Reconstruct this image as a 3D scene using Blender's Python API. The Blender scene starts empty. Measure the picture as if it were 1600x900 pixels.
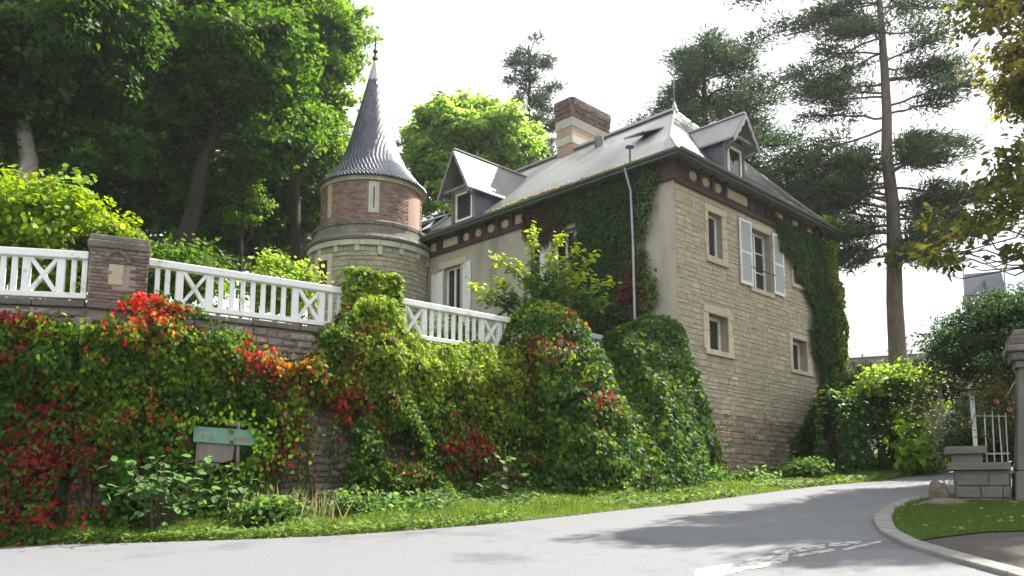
import bpy, math, random
import numpy as np
from mathutils import Vector, Matrix
R = math.radians
rng = np.random.default_rng(11)
random.seed(11)
sc = bpy.context.scene
col = sc.collection

# ------------------------------------------------------------------ camera, world, sun, exposure
FPX, CXP, CYP, TH = 1290.0, 800.0, 610.0, R(7.42)      # focal length, principal point and tilt in photo pixels
EYE = np.array([0, 0, 1.6])
cd = bpy.data.cameras.new("camera")
cam = bpy.data.objects.new("camera", cd); col.objects.link(cam)
cam.location = EYE; cam.rotation_euler = (R(90) + TH, 0, 0)
cd.sensor_width = 36; cd.lens = 36 * FPX / 1600; cd.shift_y = (CYP - 450) / 1600
cd.clip_end = 3000; cd.clip_start = .1
sc.camera = cam
SUN_AZ, SUN_EL = R(54), R(50)                        # azimuth from +Y towards +X
w = bpy.data.worlds.new("World"); sc.world = w; w.use_nodes = True
nt = w.node_tree; bg = nt.nodes['Background']
sky = nt.nodes.new('ShaderNodeTexSky'); sky.sky_type = 'NISHITA'; sky.sun_disc = False
sky.sun_elevation = SUN_EL; sky.sun_rotation = SUN_AZ; sky.dust_density = 2.0
tc = nt.nodes.new('ShaderNodeTexCoord')
mp = nt.nodes.new('ShaderNodeMapping'); mp.inputs['Scale'].default_value = (1, 1, 2.2)
nz = nt.nodes.new('ShaderNodeTexNoise'); nz.inputs['Scale'].default_value = 2.6; nz.inputs['Detail'].default_value = 6
rp = nt.nodes.new('ShaderNodeValToRGB'); rp.color_ramp.elements[0].position = .27; rp.color_ramp.elements[1].position = .40
mx = nt.nodes.new('ShaderNodeMix'); mx.data_type = 'RGBA'
mx.inputs[7].default_value = (10.5, 10.7, 11.0, 1)     # bright thin cloud, before the strength below
nt.links.new(tc.outputs['Generated'], mp.inputs[0]); nt.links.new(mp.outputs[0], nz.inputs['Vector'])
nt.links.new(nz.outputs['Fac'], rp.inputs[0]); nt.links.new(rp.outputs[0], mx.inputs[0])
nt.links.new(sky.outputs[0], mx.inputs[6]); nt.links.new(mx.outputs[2], bg.inputs[0])
bg.inputs[1].default_value = 0.05
sd = bpy.data.lights.new("sun", 'SUN'); sun = bpy.data.objects.new("sun", sd); col.objects.link(sun)
sd.energy = 5.0; sd.angle = R(.53); sd.color = (1, .95, .86)
sv = Vector((math.sin(SUN_AZ) * math.cos(SUN_EL), math.cos(SUN_AZ) * math.cos(SUN_EL), math.sin(SUN_EL)))
sun.rotation_euler = sv.to_track_quat('Z', 'Y').to_euler(); sun.location = (20, 20, 60)
sc.view_settings.view_transform = 'Standard'; sc.view_settings.look = 'None'
sc.view_settings.exposure = 1.5; sc.view_settings.gamma = 1
cy = sc.cycles; cy.max_bounces = 7; cy.diffuse_bounces = 3; cy.glossy_bounces = 2; cy.transmission_bounces = 4
cy.caustics_reflective = False; cy.caustics_refractive = False
try: cy.use_denoising = True
except Exception: pass

# ------------------------------------------------------------------ geometry of the place
ct, st = math.cos(TH), math.sin(TH)
def ray(px, py):
    a, b = (px - CXP) / FPX, (CYP - py) / FPX
    return np.array([a, ct - b * st, st + b * ct])
def at(px, py, Y):
    r = ray(px, py); return EYE + r * (Y / r[1])
def gz(x, y):                                            # the gently climbing ground
    return .047 * np.clip(x, -45, 40) + .075 * np.clip(y, -14, 46) - .36 * np.exp(-((x - 7.5) / 6) ** 2 - ((y - 26.2) / 4) ** 2)
def gnd(px, py):
    r = ray(px, py); n = np.array([-.047, -.075, 1.0]); return EYE + r * (-(EYE @ n) / (r @ n))
def proj(p):
    p = np.atleast_2d(np.asarray(p, float)) - EYE
    y = p[:, 1] * ct + p[:, 2] * st; z = -p[:, 1] * st + p[:, 2] * ct
    return np.stack([CXP + FPX * p[:, 0] / y, CYP - FPX * z / y], 1)
DR = np.array([.71080, .70339, 0]); DL = np.array([-.70339, .71080, 0])
HC = np.array([5.122, 25.0, 0])                          # the house corner nearest the road
def HP(a, b, z): return HC + DR * a + DL * b + np.array([0, 0, z])   # a along the stone front, b along the rendered front
TW = np.array([-6.02, 34.14, 0])                         # tower axis

# ------------------------------------------------------------------ materials
def mat(name, c1, c2=None, scale=4, rough=.85, bump=0, bscale=None, spec=.3, rnd=0, c3=None, s3=.7, p3=.55, metal=0, detail=5, stretch=(1, 1, 1), hue=0):
    m = bpy.data.materials.new(name); m.use_nodes = True; t = m.node_tree; L = t.links; N = t.nodes
    p = N['Principled BSDF']; p.inputs['Roughness'].default_value = rough; p.inputs['Specular IOR Level'].default_value = spec
    p.inputs['Metallic'].default_value = metal
    g = N.new('ShaderNodeNewGeometry'); mpn = N.new('ShaderNodeMapping'); mpn.inputs['Scale'].default_value = stretch
    L.new(g.outputs['Position'], mpn.inputs[0])
    n1 = N.new('ShaderNodeTexNoise'); n1.inputs['Scale'].default_value = scale; n1.inputs['Detail'].default_value = detail; n1.inputs['Roughness'].default_value = .65
    L.new(mpn.outputs[0], n1.inputs['Vector'])
    r1 = N.new('ShaderNodeValToRGB'); r1.color_ramp.elements[0].position = .32; r1.color_ramp.elements[1].position = .68
    r1.color_ramp.elements[0].color = (*c1, 1); r1.color_ramp.elements[1].color = (*(c2 or c1), 1)
    L.new(n1.outputs['Fac'], r1.inputs[0]); out = r1.outputs[0]
    if c3:
        n3 = N.new('ShaderNodeTexNoise'); n3.inputs['Scale'].default_value = s3; n3.inputs['Detail'].default_value = 7; n3.inputs['Roughness'].default_value = .7
        L.new(mpn.outputs[0], n3.inputs['Vector'])
        r3 = N.new('ShaderNodeValToRGB'); r3.color_ramp.elements[0].position = p3; r3.color_ramp.elements[1].position = p3 + .12
        L.new(n3.outputs['Fac'], r3.inputs[0])
        m3 = N.new('ShaderNodeMix'); m3.data_type = 'RGBA'; m3.inputs[7].default_value = (*c3, 1)
        L.new(r3.outputs[0], m3.inputs[0]); L.new(out, m3.inputs[6]); out = m3.outputs[2]
    if rnd:
        oi = N.new('ShaderNodeObjectInfo'); ad = N.new('ShaderNodeMath'); ad.operation = 'ADD'
        L.new(oi.outputs['Random'], ad.inputs[0]); L.new(g.outputs['Random Per Island'], ad.inputs[1])
        fr = N.new('ShaderNodeMath'); fr.operation = 'FRACT'; L.new(ad.outputs[0], fr.inputs[0])
        mr = N.new('ShaderNodeMapRange'); mr.inputs[3].default_value = 1 - rnd; mr.inputs[4].default_value = 1 + rnd
        L.new(fr.outputs[0], mr.inputs[0])
        hs = N.new('ShaderNodeHueSaturation'); L.new(mr.outputs[0], hs.inputs['Value']); L.new(out, hs.inputs['Color'])
        if hue:
            mh = N.new('ShaderNodeMapRange'); mh.inputs[3].default_value = .5 - hue; mh.inputs[4].default_value = .5 + hue
            wn = N.new('ShaderNodeTexWhiteNoise'); wn.noise_dimensions = '1D'; L.new(fr.outputs[0], wn.inputs['W']); L.new(wn.outputs['Value'], mh.inputs[0]); L.new(mh.outputs[0], hs.inputs['Hue'])
        out = hs.outputs[0]
    L.new(out, p.inputs['Base Color'])
    if bump:
        nb = N.new('ShaderNodeTexNoise'); nb.inputs['Scale'].default_value = bscale or scale * 6; nb.inputs['Detail'].default_value = 6
        L.new(mpn.outputs[0], nb.inputs['Vector'])
        bp = N.new('ShaderNodeBump'); bp.inputs['Strength'].default_value = bump; bp.inputs['Distance'].default_value = .03
        L.new(nb.outputs['Fac'], bp.inputs['Height']); L.new(bp.outputs[0], p.inputs['Normal'])
    return m
def leafmat(name, trans=.45, rough=.5, spec=.35, tv=2.2):
    m = bpy.data.materials.new(name); m.use_nodes = True; t = m.node_tree; L = t.links; N = t.nodes
    p = N['Principled BSDF']; p.inputs['Roughness'].default_value = rough; p.inputs['Specular IOR Level'].default_value = spec
    a = N.new('ShaderNodeAttribute'); a.attribute_name = 'leafcol'
    tr = N.new('ShaderNodeBsdfTranslucent'); ms = N.new('ShaderNodeMixShader'); ms.inputs[0].default_value = trans
    gm = N.new('ShaderNodeHueSaturation'); gm.inputs['Value'].default_value = tv; gm.inputs['Hue'].default_value = .485; gm.inputs['Saturation'].default_value = 1.08
    L.new(a.outputs['Color'], p.inputs['Base Color']); L.new(a.outputs['Color'], gm.inputs['Color']); L.new(gm.outputs[0], tr.inputs['Color'])
    L.new(p.outputs[0], ms.inputs[1]); L.new(tr.outputs[0], ms.inputs[2]); L.new(ms.outputs[0], N['Material Output'].inputs[0])
    return m
M = dict(
    road=mat('road_asphalt', (.125, .129, .137), (.19, .195, .204), 45, .85, .25, 160, c3=(.108, .111, .118), s3=.45, p3=.55),
    soil=mat('soil_ground', (.07, .055, .035), (.10, .09, .045), 2, .95, .6, 14, c3=(.05, .085, .02), s3=.6, p3=.46),
    grassbase=mat('grass_ground', (.045, .085, .018), (.075, .11, .025), 5, .95, .7, 40, c3=(.09, .075, .04), s3=1.3, p3=.62),
    lawnbase=mat('lawn_ground', (.035, .085, .015), (.05, .11, .02), 5, .95, .7, 40),
    gravel=mat('gravel_drive', (.06, .052, .045), (.10, .088, .078), 30, .95, .8, 70, c3=(.06, .05, .045), s3=1.4, p3=.58),
    kerb=mat('kerb_concrete', (.19, .185, .175), (.26, .255, .24), 3, .9, .4, 50, rnd=.1, c3=(.20, .195, .18), s3=1.6, p3=.6),
    paint=mat('road_paint', (.42, .42, .41), (.55, .55, .54), 8, .7, .2, 80, c3=(.18, .18, .178), s3=11, p3=.44),
    mortar=mat('lime_mortar', (.29, .26, .195), (.37, .335, .26), 4, .95, .6, 25, c3=(.22, .19, .14), s3=.8, p3=.6),
    stone=mat('facade_stone', (.37, .325, .235), (.475, .425, .32), 2.6, .92, .9, 18, rnd=.10, hue=.012, c3=(.19, .165, .125), s3=1.7, p3=.6),
    lowstone=mat('brown_foot_stone', (.27, .22, .155), (.37, .31, .225), 3, .95, .9, 16, rnd=.22, hue=.015, c3=(.16, .115, .08), s3=1.6, p3=.56),
    towerstone=mat('tower_stone', (.29, .275, .20), (.385, .365, .27), 3, .92, .7, 18, rnd=.2, hue=.015, c3=(.19, .175, .13), s3=1.6, p3=.6),
    rubble=mat('rubble_stone', (.17, .15, .13), (.28, .255, .22), 4, .95, .9, 20, rnd=.25, hue=.02, c3=(.10, .095, .08), s3=2, p3=.56),
    ashlar=mat('pale_dressed_stone', (.48, .42, .31), (.56, .50, .385), 3, .85, .3, 30, rnd=.06, c3=(.36, .31, .22), s3=1.2, p3=.6),
    paleband=mat('pale_band_stone', (.42, .41, .34), (.50, .49, .41), 3, .85, .3, 30, rnd=.08, c3=(.28, .27, .22), s3=1.2, p3=.6),
    render=mat('grey_render', (.35, .328, .268), (.40, .375, .31), 1.2, .92, .25, 40, c3=(.27, .25, .20), s3=.8, p3=.54, stretch=(1, 1, .28)),
    slate=mat('roof_slate', (.15, .148, .15), (.215, .21, .205), 1.4, .37, .4, 22, spec=1.0, rnd=.07, c3=(.12, .118, .115), s3=1.1, p3=.56, stretch=(1, 1, .22)),
    spire=mat('spire_slate', (.05, .057, .085), (.09, .10, .135), 4, .36, .3, 30, spec=.6, rnd=.35),
    cheek=mat('dormer_cheek_slate', (.085, .09, .125), (.115, .12, .16), 6, .5, .3, 30, spec=.4),
    lead=mat('lead_flashing', (.34, .35, .36), (.44, .45, .46), 3, .4, .1, 20, metal=.4),
    zinc=mat('zinc_gutter', (.115, .14, .145), (.16, .185, .19), 2, .45, .05, 20, metal=.3),
    pipe=mat('zinc_downpipe', (.28, .30, .33), (.40, .42, .45), 2, .5, .05, 20, metal=.2),
    brick=mat('red_brick', (.235, .158, .125), (.32, .228, .185), 6, .92, .6, 40, rnd=.3, hue=.02, c3=(.22, .19, .165), s3=2.2, p3=.55),
    oldbrick=mat('weathered_brick', (.15, .108, .09), (.225, .17, .145), 7, .95, .8, 30, rnd=.35, hue=.02, c3=(.20, .185, .16), s3=3, p3=.52),
    brickmortar=mat('brick_mortar', (.27, .235, .20), (.33, .29, .25), 5, .95, .5, 30),
    darkstone=mat('weathered_dark_stone', (.105, .095, .085), (.19, .175, .155), 3, .95, .9, 14, rnd=.2, c3=(.29, .27, .235), s3=1.5, p3=.62),
    pinkrender=mat('pink_render_panel', (.36, .25, .19), (.42, .30, .235), 2, .9, .3, 30),
    timber=mat('brown_timber', (.048, .028, .025), (.078, .044, .038), 5, .8, .4, 30, c3=(.06, .032, .03), s3=1.5, p3=.6),
    darktimber=mat('dark_timber', (.03, .022, .02), (.055, .04, .035), 5, .85, .3, 30),
    cream=mat('cream_block', (.40, .35, .235), (.50, .44, .31), 6, .9, .3, 40, rnd=.15, c3=(.28, .24, .16), s3=4, p3=.58),
    weathered=mat('weathered_grey_wood', (.17, .145, .12), (.25, .22, .185), 8, .9, .3, 40, stretch=(1, 1, .2)),
    grey=mat('grey_bargeboard', (.19, .20, .22), (.25, .26, .285), 4, .7, .2, 30),
    white=mat('white_paint', (.74, .75, .76), (.80, .81, .82), 5, .55, .08, 40, c3=(.44, .45, .39), s3=2.2, p3=.54),
    shutter=mat('shutter_paint', (.62, .64, .67), (.68, .70, .73), 3, .55, .08, 40),
    glass=mat('window_glass', (.022, .022, .022), (.035, .034, .032), 2, .06, 0, spec=.6),
    curtain=mat('pale_curtain', (.30, .30, .30), (.36, .36, .36), 3, .7, 0, spec=.3),
    iron=mat('wrought_iron', (.02, .02, .02), (.035, .033, .03), 6, .6, .1, 30),
    ironlight=mat('pale_painted_iron', (.42, .43, .43), (.55, .55, .54), 12, .6, .2, 60, c3=(.22, .17, .13), s3=8, p3=.6),
    bark=mat('tree_bark', (.028, .023, .018), (.06, .05, .04), 8, .95, 1, 18, stretch=(1, 1, .25)),
    pinebark=mat('pine_bark', (.105, .085, .075), (.19, .155, .135), 7, .95, 1, 14, stretch=(1, 1, .25)),
    palebark=mat('pale_grey_bark', (.17, .17, .165), (.27, .27, .26), 3, .95, .6, 12),
    stem=mat('plant_stem', (.07, .06, .03), (.12, .10, .05), 8, .9),
    greenpaint=mat('faded_green_paint', (.13, .27, .215), (.18, .32, .26), 6, .7, .15, 40),
    redletter=mat('faded_red_lettering', (.42, .10, .07), (.50, .16, .11), 18, .7, c3=(.16, .31, .26), s3=16, p3=.56),
    yellowletter=mat('faded_yellow_lettering', (.36, .40, .16), (.44, .46, .22), 18, .7, c3=(.15, .31, .26), s3=14, p3=.5),
    board=mat('grey_weathered_board', (.17, .15, .135), (.25, .225, .205), 6, .9, .3, 30, stretch=(1, 1, .2)),
    rock=mat('boulder_stone', (.11, .095, .075), (.19, .17, .135), 4, .95, 1, 12, c3=(.07, .08, .04), s3=3, p3=.55),
    cementwall=mat('grey_cement_wall', (.12, .115, .105), (.18, .17, .155), 2, .95, .5, 24, rnd=.1, c3=(.12, .115, .10), s3=1.8, p3=.56),
    fargrey=mat('far_grey_roof', (.19, .195, .21), (.24, .245, .26), 1, .8),
    farwall=mat('far_stone_wall', (.24, .23, .21), (.29, .28, .26), 1, .9),
    farslate=mat('far_slate_roof', (.085, .095, .125), (.12, .13, .155), 1, .6),
    moss=mat('cap_moss', (.07, .10, .02), (.12, .15, .03), 9, .95, .8, 30),
    leaf=leafmat('leaf', .45, .55, .22), needle=leafmat('needle', .18, .6, .2), grassblade=leafmat('grass_blade', .4, .55, .2), ivy=leafmat('ivy_leaf', .42, .58, .16), creeper=leafmat('creeper_leaf', .45, .6, .13),
)

# fine cracks and tar seams in the asphalt
t_ = M['road'].node_tree; N_ = t_.nodes; p_ = N_['Principled BSDF']; src = p_.inputs['Base Color'].links[0].from_socket
g_ = N_.new('ShaderNodeNewGeometry'); nn_ = N_.new('ShaderNodeTexNoise'); nn_.inputs['Scale'].default_value = 1.2; nn_.inputs['Detail'].default_value = 4
va = N_.new('ShaderNodeVectorMath'); va.operation = 'ADD'; t_.links.new(g_.outputs['Position'], nn_.inputs['Vector']); t_.links.new(g_.outputs['Position'], va.inputs[0]); t_.links.new(nn_.outputs['Color'], va.inputs[1])
vo = N_.new('ShaderNodeTexVoronoi'); vo.feature = 'DISTANCE_TO_EDGE'; vo.inputs['Scale'].default_value = .23; t_.links.new(va.outputs[0], vo.inputs['Vector'])
cr_ = N_.new('ShaderNodeValToRGB'); cr_.color_ramp.elements[0].position = .003; cr_.color_ramp.elements[0].color = (.92, .92, .92, 1); cr_.color_ramp.elements[1].position = .009; cr_.color_ramp.elements[1].color = (1, 1, 1, 1)
mm_ = N_.new('ShaderNodeMix'); mm_.data_type = 'RGBA'; mm_.blend_type = 'MULTIPLY'; mm_.inputs[0].default_value = 1
t_.links.new(vo.outputs['Distance'], cr_.inputs[0]); t_.links.new(src, mm_.inputs[6]); t_.links.new(cr_.outputs[0], mm_.inputs[7]); t_.links.new(mm_.outputs[2], p_.inputs['Base Color'])

# ------------------------------------------------------------------ object helpers
def tag(o, label=None, cat=None, group=None, kind=None):
    if label: o['label'] = label
    if cat: o['category'] = cat
    if group: o['group'] = group
    if kind: o['kind'] = kind
    return o
def thing(name, loc, label, cat, group=None):
    o = bpy.data.objects.new(name, None); col.objects.link(o); o.location = [float(v) for v in loc]; o.empty_display_size = .3
    return tag(o, label, cat, group)
def root_loc(o):
    p = np.zeros(3)
    while o is not None: p += np.array(o.location); o = o.parent
    return p
def inst(name, mesh, parent, loc, rot=(0, 0, 0), scl=(1, 1, 1)):
    o = bpy.data.objects.new(name, mesh); col.objects.link(o); o.parent = parent
    o.location = [float(v) for v in (np.asarray(loc, float) - root_loc(parent))]; o.rotation_euler = rot; o.scale = scl
    return o
class MB:
    def __init__(s): s.v = []; s.f = []
    def poly(s, pts):
        k = len(s.v); s.v += [tuple(map(float, p)) for p in pts]; s.f.append(tuple(range(k, k + len(pts)))); return s
    def hexa(s, lo, hi):                                  # 4 low points, 4 high points
        k = len(s.v); s.v += [tuple(map(float, p)) for p in lo] + [tuple(map(float, p)) for p in hi]
        n = len(lo)
        s.f.append(tuple(range(k + n - 1, k - 1, -1))); s.f.append(tuple(range(k + n, k + 2 * n)))
        for i in range(n):
            j = (i + 1) % n; s.f.append((k + i, k + j, k + n + j, k + n + i))
        return s
    def fbox(s, F, t0, t1, o0, o1, z0, z1):               # box in a frame F(t, o, z)
        return s.hexa([F(t0, o0, z0), F(t1, o0, z0), F(t1, o1, z0), F(t0, o1, z0)], [F(t0, o0, z1), F(t1, o0, z1), F(t1, o1, z1), F(t0, o1, z1)])
    def beam(s, p, q, wd, ht, up=(0, 0, 1)):              # rectangular bar from p to q
        p, q, up = map(lambda a: np.asarray(a, float), (p, q, up)); d = q - p; d /= np.linalg.norm(d)
        x = np.cross(d, up); x /= max(np.linalg.norm(x), 1e-6); y = np.cross(x, d)
        c = [(-1, -1), (1, -1), (1, 1), (-1, 1)]
        return s.hexa([p + x * wd / 2 * i + y * ht / 2 * j for i, j in c], [q + x * wd / 2 * i + y * ht / 2 * j for i, j in c])
    def tube(s, pts, rad, n=6, cap=True):
        pts = [np.asarray(p, float) for p in pts]; k0 = len(s.v); rad = rad if hasattr(rad, '__len__') else [rad] * len(pts)
        x = None
        for i, p in enumerate(pts):
            d = pts[min(i + 1, len(pts) - 1)] - pts[max(i - 1, 0)]; d = d / max(np.linalg.norm(d), 1e-9)
            if x is None: x = np.cross(d, (.31, .2, .93) if abs(d[2]) < .9 else (1, .1, 0))
            x = x - d * (x @ d); x /= max(np.linalg.norm(x), 1e-9); y = np.cross(d, x)
            for j in range(n):
                a = 2 * math.pi * j / n; q = p + (x * math.cos(a) + y * math.sin(a)) * rad[i]; s.v.append(tuple(map(float, q)))
        for i in range(len(pts) - 1):
            for j in range(n):
                a, b = k0 + i * n + j, k0 + i * n + (j + 1) % n; s.f.append((a, b, b + n, a + n))
        if cap: s.f.append(tuple(range(k0 + n - 1, k0 - 1, -1))); e = k0 + (len(pts) - 1) * n; s.f.append(tuple(range(e, e + n)))
        return s
    def lathe(s, c, prof, n=48, a0=0, a1=2 * math.pi):
        k0 = len(s.v); full = abs(a1 - a0 - 2 * math.pi) < 1e-6; m = n if full else n + 1
        for r, z in prof:
            for j in range(m):
                a = a0 + (a1 - a0) * j / n; s.v.append((c[0] + r * math.cos(a), c[1] + r * math.sin(a), z))
        for i in range(len(prof) - 1):
            for j in range(n):
                a, b = k0 + i * m + j, k0 + i * m + (j + 1) % m; s.f.append((a, b, b + m, a + m))
        return s
    def build(s, name, m, parent=None, smooth=False, kind=None, bevel=0):
        o0 = root_loc(parent) if parent else np.zeros(3)
        me = bpy.data.meshes.new(name); me.from_pydata([tuple(np.array(v) - o0) for v in s.v], [], s.f)
        if isinstance(m, str): m = M[m]
        me.materials.append(m)
        if smooth: me.polygons.foreach_set('use_smooth', [True] * len(me.polygons))
        me.update()
        ob = bpy.data.objects.new(name, me); col.objects.link(ob)
        if parent: ob.parent = parent
        if kind: ob['kind'] = kind
        if bevel:
            bv = ob.modifiers.new('bevel', 'BEVEL'); bv.width = bevel; bv.segments = 2; bv.limit_method = 'ANGLE'; bv.angle_limit = R(40)
        return ob
def norm(v): return v / np.maximum(np.linalg.norm(v, axis=-1, keepdims=True), 1e-9)
SHAPES = {  # along, across, lift ; triangles
    'rhomb': ([(0, 0, 0), (.45, .5, .12), (1, 0, -.05), (.45, -.5, .12)], [(0, 1, 2), (0, 2, 3)]),
    'oval': ([(0, 0, 0), (.22, .40, .07), (.65, .42, .08), (1, 0, -.06), (.65, -.42, .08), (.22, -.40, .07)], [(0, 1, 2), (0, 2, 3), (0, 3, 4), (0, 4, 5)]),
    'lobed': ([(0, 0, 0), (-.08, .42, .06), (.42, .52, .08), (.55, .22, .04), (1, 0, -.08), (.55, -.22, .04), (.42, -.52, .08), (-.08, -.42, .06)], [(0, 1, 2), (0, 2, 3), (0, 3, 4), (0, 4, 5), (0, 5, 6), (0, 6, 7)]),
    'blade': ([(0, .5, 0), (0, -.5, 0), (1, 0, 0)], [(0, 1, 2)]),
}
def leafmesh(name, P, N, size, colr, mt, parent=None, shape='rhomb', asp=.75, T=None, droop=.35, jit=.6, kind='stuff', rg=None):
    rg = rg or rng; P = np.asarray(P, float); n = len(P); N = np.asarray(N, float)
    if N.ndim == 1: N = np.tile(N, (n, 1))
    N = norm(norm(N) + rg.normal(0, jit, (n, 3)) * .6)
    if T is None: T = rg.normal(0, 1, (n, 3)); T = norm(T); T[:, 2] -= droop * 1.5
    T = norm(T - N * np.sum(T * N, 1, keepdims=True)); B = np.cross(N, T)
    sz = np.broadcast_to(np.asarray(size, float), (n,))[:, None]
    tv, tf = SHAPES[shape]; k = len(tv)
    co = np.stack([P + T * sz * a + B * sz * asp * b + N * sz * c for a, b, c in tv], 1).reshape(-1, 3)
    if parent is not None: co = co - root_loc(parent)
    tf = np.array(tf); nf = len(tf)
    idx = (np.arange(n)[:, None, None] * k + tf[None]).reshape(-1)
    me = bpy.data.meshes.new(name); me.vertices.add(n * k); me.vertices.foreach_set('co', co.ravel().astype(np.float32))
    me.loops.add(len(idx)); me.loops.foreach_set('vertex_index', idx.astype(np.int32))
    me.polygons.add(n * nf); me.polygons.foreach_set('loop_start', (np.arange(n * nf) * 3).astype(np.int32)); me.polygons.foreach_set('loop_total', np.full(n * nf, 3, np.int32))
    me.update(calc_edges=True)
    c4 = np.ones((n, 4), np.float32); c4[:, :3] = np.clip(colr, .003, .9)
    at_ = me.attributes.new('leafcol', 'FLOAT_COLOR', 'FACE'); at_.data.foreach_set('color', np.repeat(c4, nf, 0).ravel())
    me.materials.append(M[mt] if isinstance(mt, str) else mt)
    o = bpy.data.objects.new(name, me); col.objects.link(o)
    if parent is not None: o.parent = parent
    if kind: o['kind'] = kind
    return o
def tint(n, a, b, var=.18, rg=None):
    rg = rg or rng; u = rg.random((n, 1)); c = np.array(a) * (1 - u) + np.array(b) * u
    return c * (1 + rg.normal(0, var, (n, 1)))
def vnoise(p, s, seed=0):                                 # cheap smooth 3-D noise from sines, 0..1
    r2 = np.random.default_rng(seed); o = np.zeros(len(p))
    for k in range(6):
        d = r2.normal(0, 1, 3); o += np.sin(p @ d * s * (1 + .35 * k) + r2.random() * 6.28) / (1 + .3 * k)
    return np.clip(.5 + o / 5.5, 0, 1)
def stone_mesh(name, m, seed, ch=.10):                    # a unit stone: front at y=-.5 chamfered, 18 triangles
    r2 = random.Random(seed); j = lambda s=.04: r2.uniform(-s, s)
    v = [(-.5, .5, -.5), (.5, .5, -.5), (.5, .5, .5), (-.5, .5, .5)]
    q = [(-.5 + j(.02), -.2, -.5 + j(.02)), (.5 + j(.02), -.2, -.5 + j(.02)), (.5 + j(.02), -.2, .5 + j(.02)), (-.5 + j(.02), -.2, .5 + j(.02))]
    fr = [(-.5 + ch * .35 + j(), -.5 + j(.15), -.5 + ch + j()), (.5 - ch * .35 + j(), -.5 + j(.15), -.5 + ch + j()), (.5 - ch * .5 + j(), -.5 + j(.15), .5 - ch + j()), (-.5 + ch * .5 + j(), -.5 + j(.15), .5 - ch + j())]
    me = bpy.data.meshes.new(name); f = [(8, 9, 10, 11)]
    for i in range(4):
        k = (i + 1) % 4; f.append((4 + i, 4 + k, 8 + k, 8 + i)); f.append((i, k, 4 + k, 4 + i))
    me.from_pydata(v + q + fr, [], f); me.materials.append(M[m]); me.update(); return me
STONES = {k: [stone_mesh('stone', k, s, c) for s in range(8)] for k, c in (('stone', .07), ('lowstone', .16), ('towerstone', .10), ('rubble', .26), ('cementwall', .06))}
BRICKS = {k: [stone_mesh('brick', k, s, .06) for s in range(4)] for k in ('brick', 'oldbrick')}
def join_meshes(name, items, mt, parent, kind='stuff'):   # items: (mesh, matrix) -> one object
    mb = MB()
    for me, mw in items:
        k = len(mb.v); mb.v += [tuple(mw @ v.co) for v in me.vertices]; mb.f += [tuple(k + i for i in p.vertices) for p in me.polygons]
    return mb.build(name, mt, parent, kind=kind)
def lay_stones(name, specs, lib, mt, parent, limit=300, rest='small_stones'):
    """specs: (centre, angle about z, length, depth, height); the largest in the picture become parts"""
    specs = sorted(specs, key=lambda s: np.linalg.norm(np.array(s[0]) - EYE) / math.sqrt(s[2] * s[4]))
    for i, (c, a, l, d, h) in enumerate(specs[:limit]):
        inst(name, lib[i % len(lib)], parent, c, (0, 0, a), (l, d, h))
    if len(specs) > limit:
        o0 = Vector((0, 0, 0)); it = []
        for i, (c, a, l, d, h) in enumerate(specs[limit:]):
            it.append((lib[i % len(lib)], Matrix.Translation(Vector(c)) @ Matrix.Rotation(a, 4, 'Z') @ Matrix.Diagonal((l, d, h, 1))))
        join_meshes(rest, it, mt, parent)

# ------------------------------------------------------------------ ground, road, kerb
def sheet(name, pts, dz, m, kind='structure', sub=0):
    mb = MB(); mb.poly([(p[0], p[1], gz(p[0], p[1]) + dz) for p in pts]); o = mb.build(name, m)
    if kind: o['kind'] = kind
    return o
def grid_sheet(name, xs, ys, zf, m):
    X, Y = np.meshgrid(xs, ys); Z = zf(X, Y); v = np.stack([X, Y, Z], -1).reshape(-1, 3); nx = len(xs)
    f = [(j * nx + i, j * nx + i + 1, (j + 1) * nx + i + 1, (j + 1) * nx + i) for j in range(len(ys) - 1) for i in range(nx - 1)]
    me = bpy.data.meshes.new(name); me.from_pydata(v.tolist(), [], f); me.materials.append(M[m]); me.update()
    o = bpy.data.objects.new(name, me); col.objects.link(o); o['kind'] = 'structure'; return o
gx = np.concatenate([[-420, -220, -120, -80], np.arange(-45, 41, 1.7), [70, 120, 220, 420]])
gy = np.concatenate([[-420, -200, -100, -40], np.arange(-14, 46, 1.7), [46, 80, 140, 240, 450]])
grid_sheet('ground', gx, gy, lambda X, Y: gz(X, Y) - .04, 'soil')
hb = MB(); hb.hexa([(-450, -450, -5), (450, -450, -5), (450, 480, -5), (-450, 480, -5)], [(-450, -450, 42), (450, -450, 42), (450, 480, 42), (-450, 480, 42)])
hm = bpy.data.materials.new('haze_air'); hm.use_nodes = True; hn = hm.node_tree.nodes; hn.remove(hn['Principled BSDF'])
pv = hn.new('ShaderNodeVolumePrincipled'); pv.inputs['Color'].default_value = (.93, .95, 1, 1); pv.inputs['Density'].default_value = .0003; pv.inputs['Anisotropy'].default_value = .45
hm.node_tree.links.new(pv.outputs[0], hn['Material Output'].inputs['Volume']); haze = hb.build('haze', hm); haze['kind'] = 'stuff'; haze['label'] = 'thin bright summer haze in the air'
EDGE = [gnd(*q) for q in ((-420, 862), (-150, 858), (0, 853), (200, 849), (400, 843), (540, 837), (650, 829), (780, 819), (900, 806), (956, 799), (1040, 791), (1112, 782), (1200, 769), (1300, 752.5), (1390, 740), (1480, 727))]
edge_xy = [(-60, 19.0)] + [(p[0], p[1]) for p in EDGE] + [(18.5, 31), (26, 37)]
KO = [gnd(*q) for q in ((1490, 768), (1440, 776), (1400, 785), (1366, 799), (1352, 815), (1362, 834), (1404, 858), (1480, 882), (1560, 905), (1660, 940))]
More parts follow.
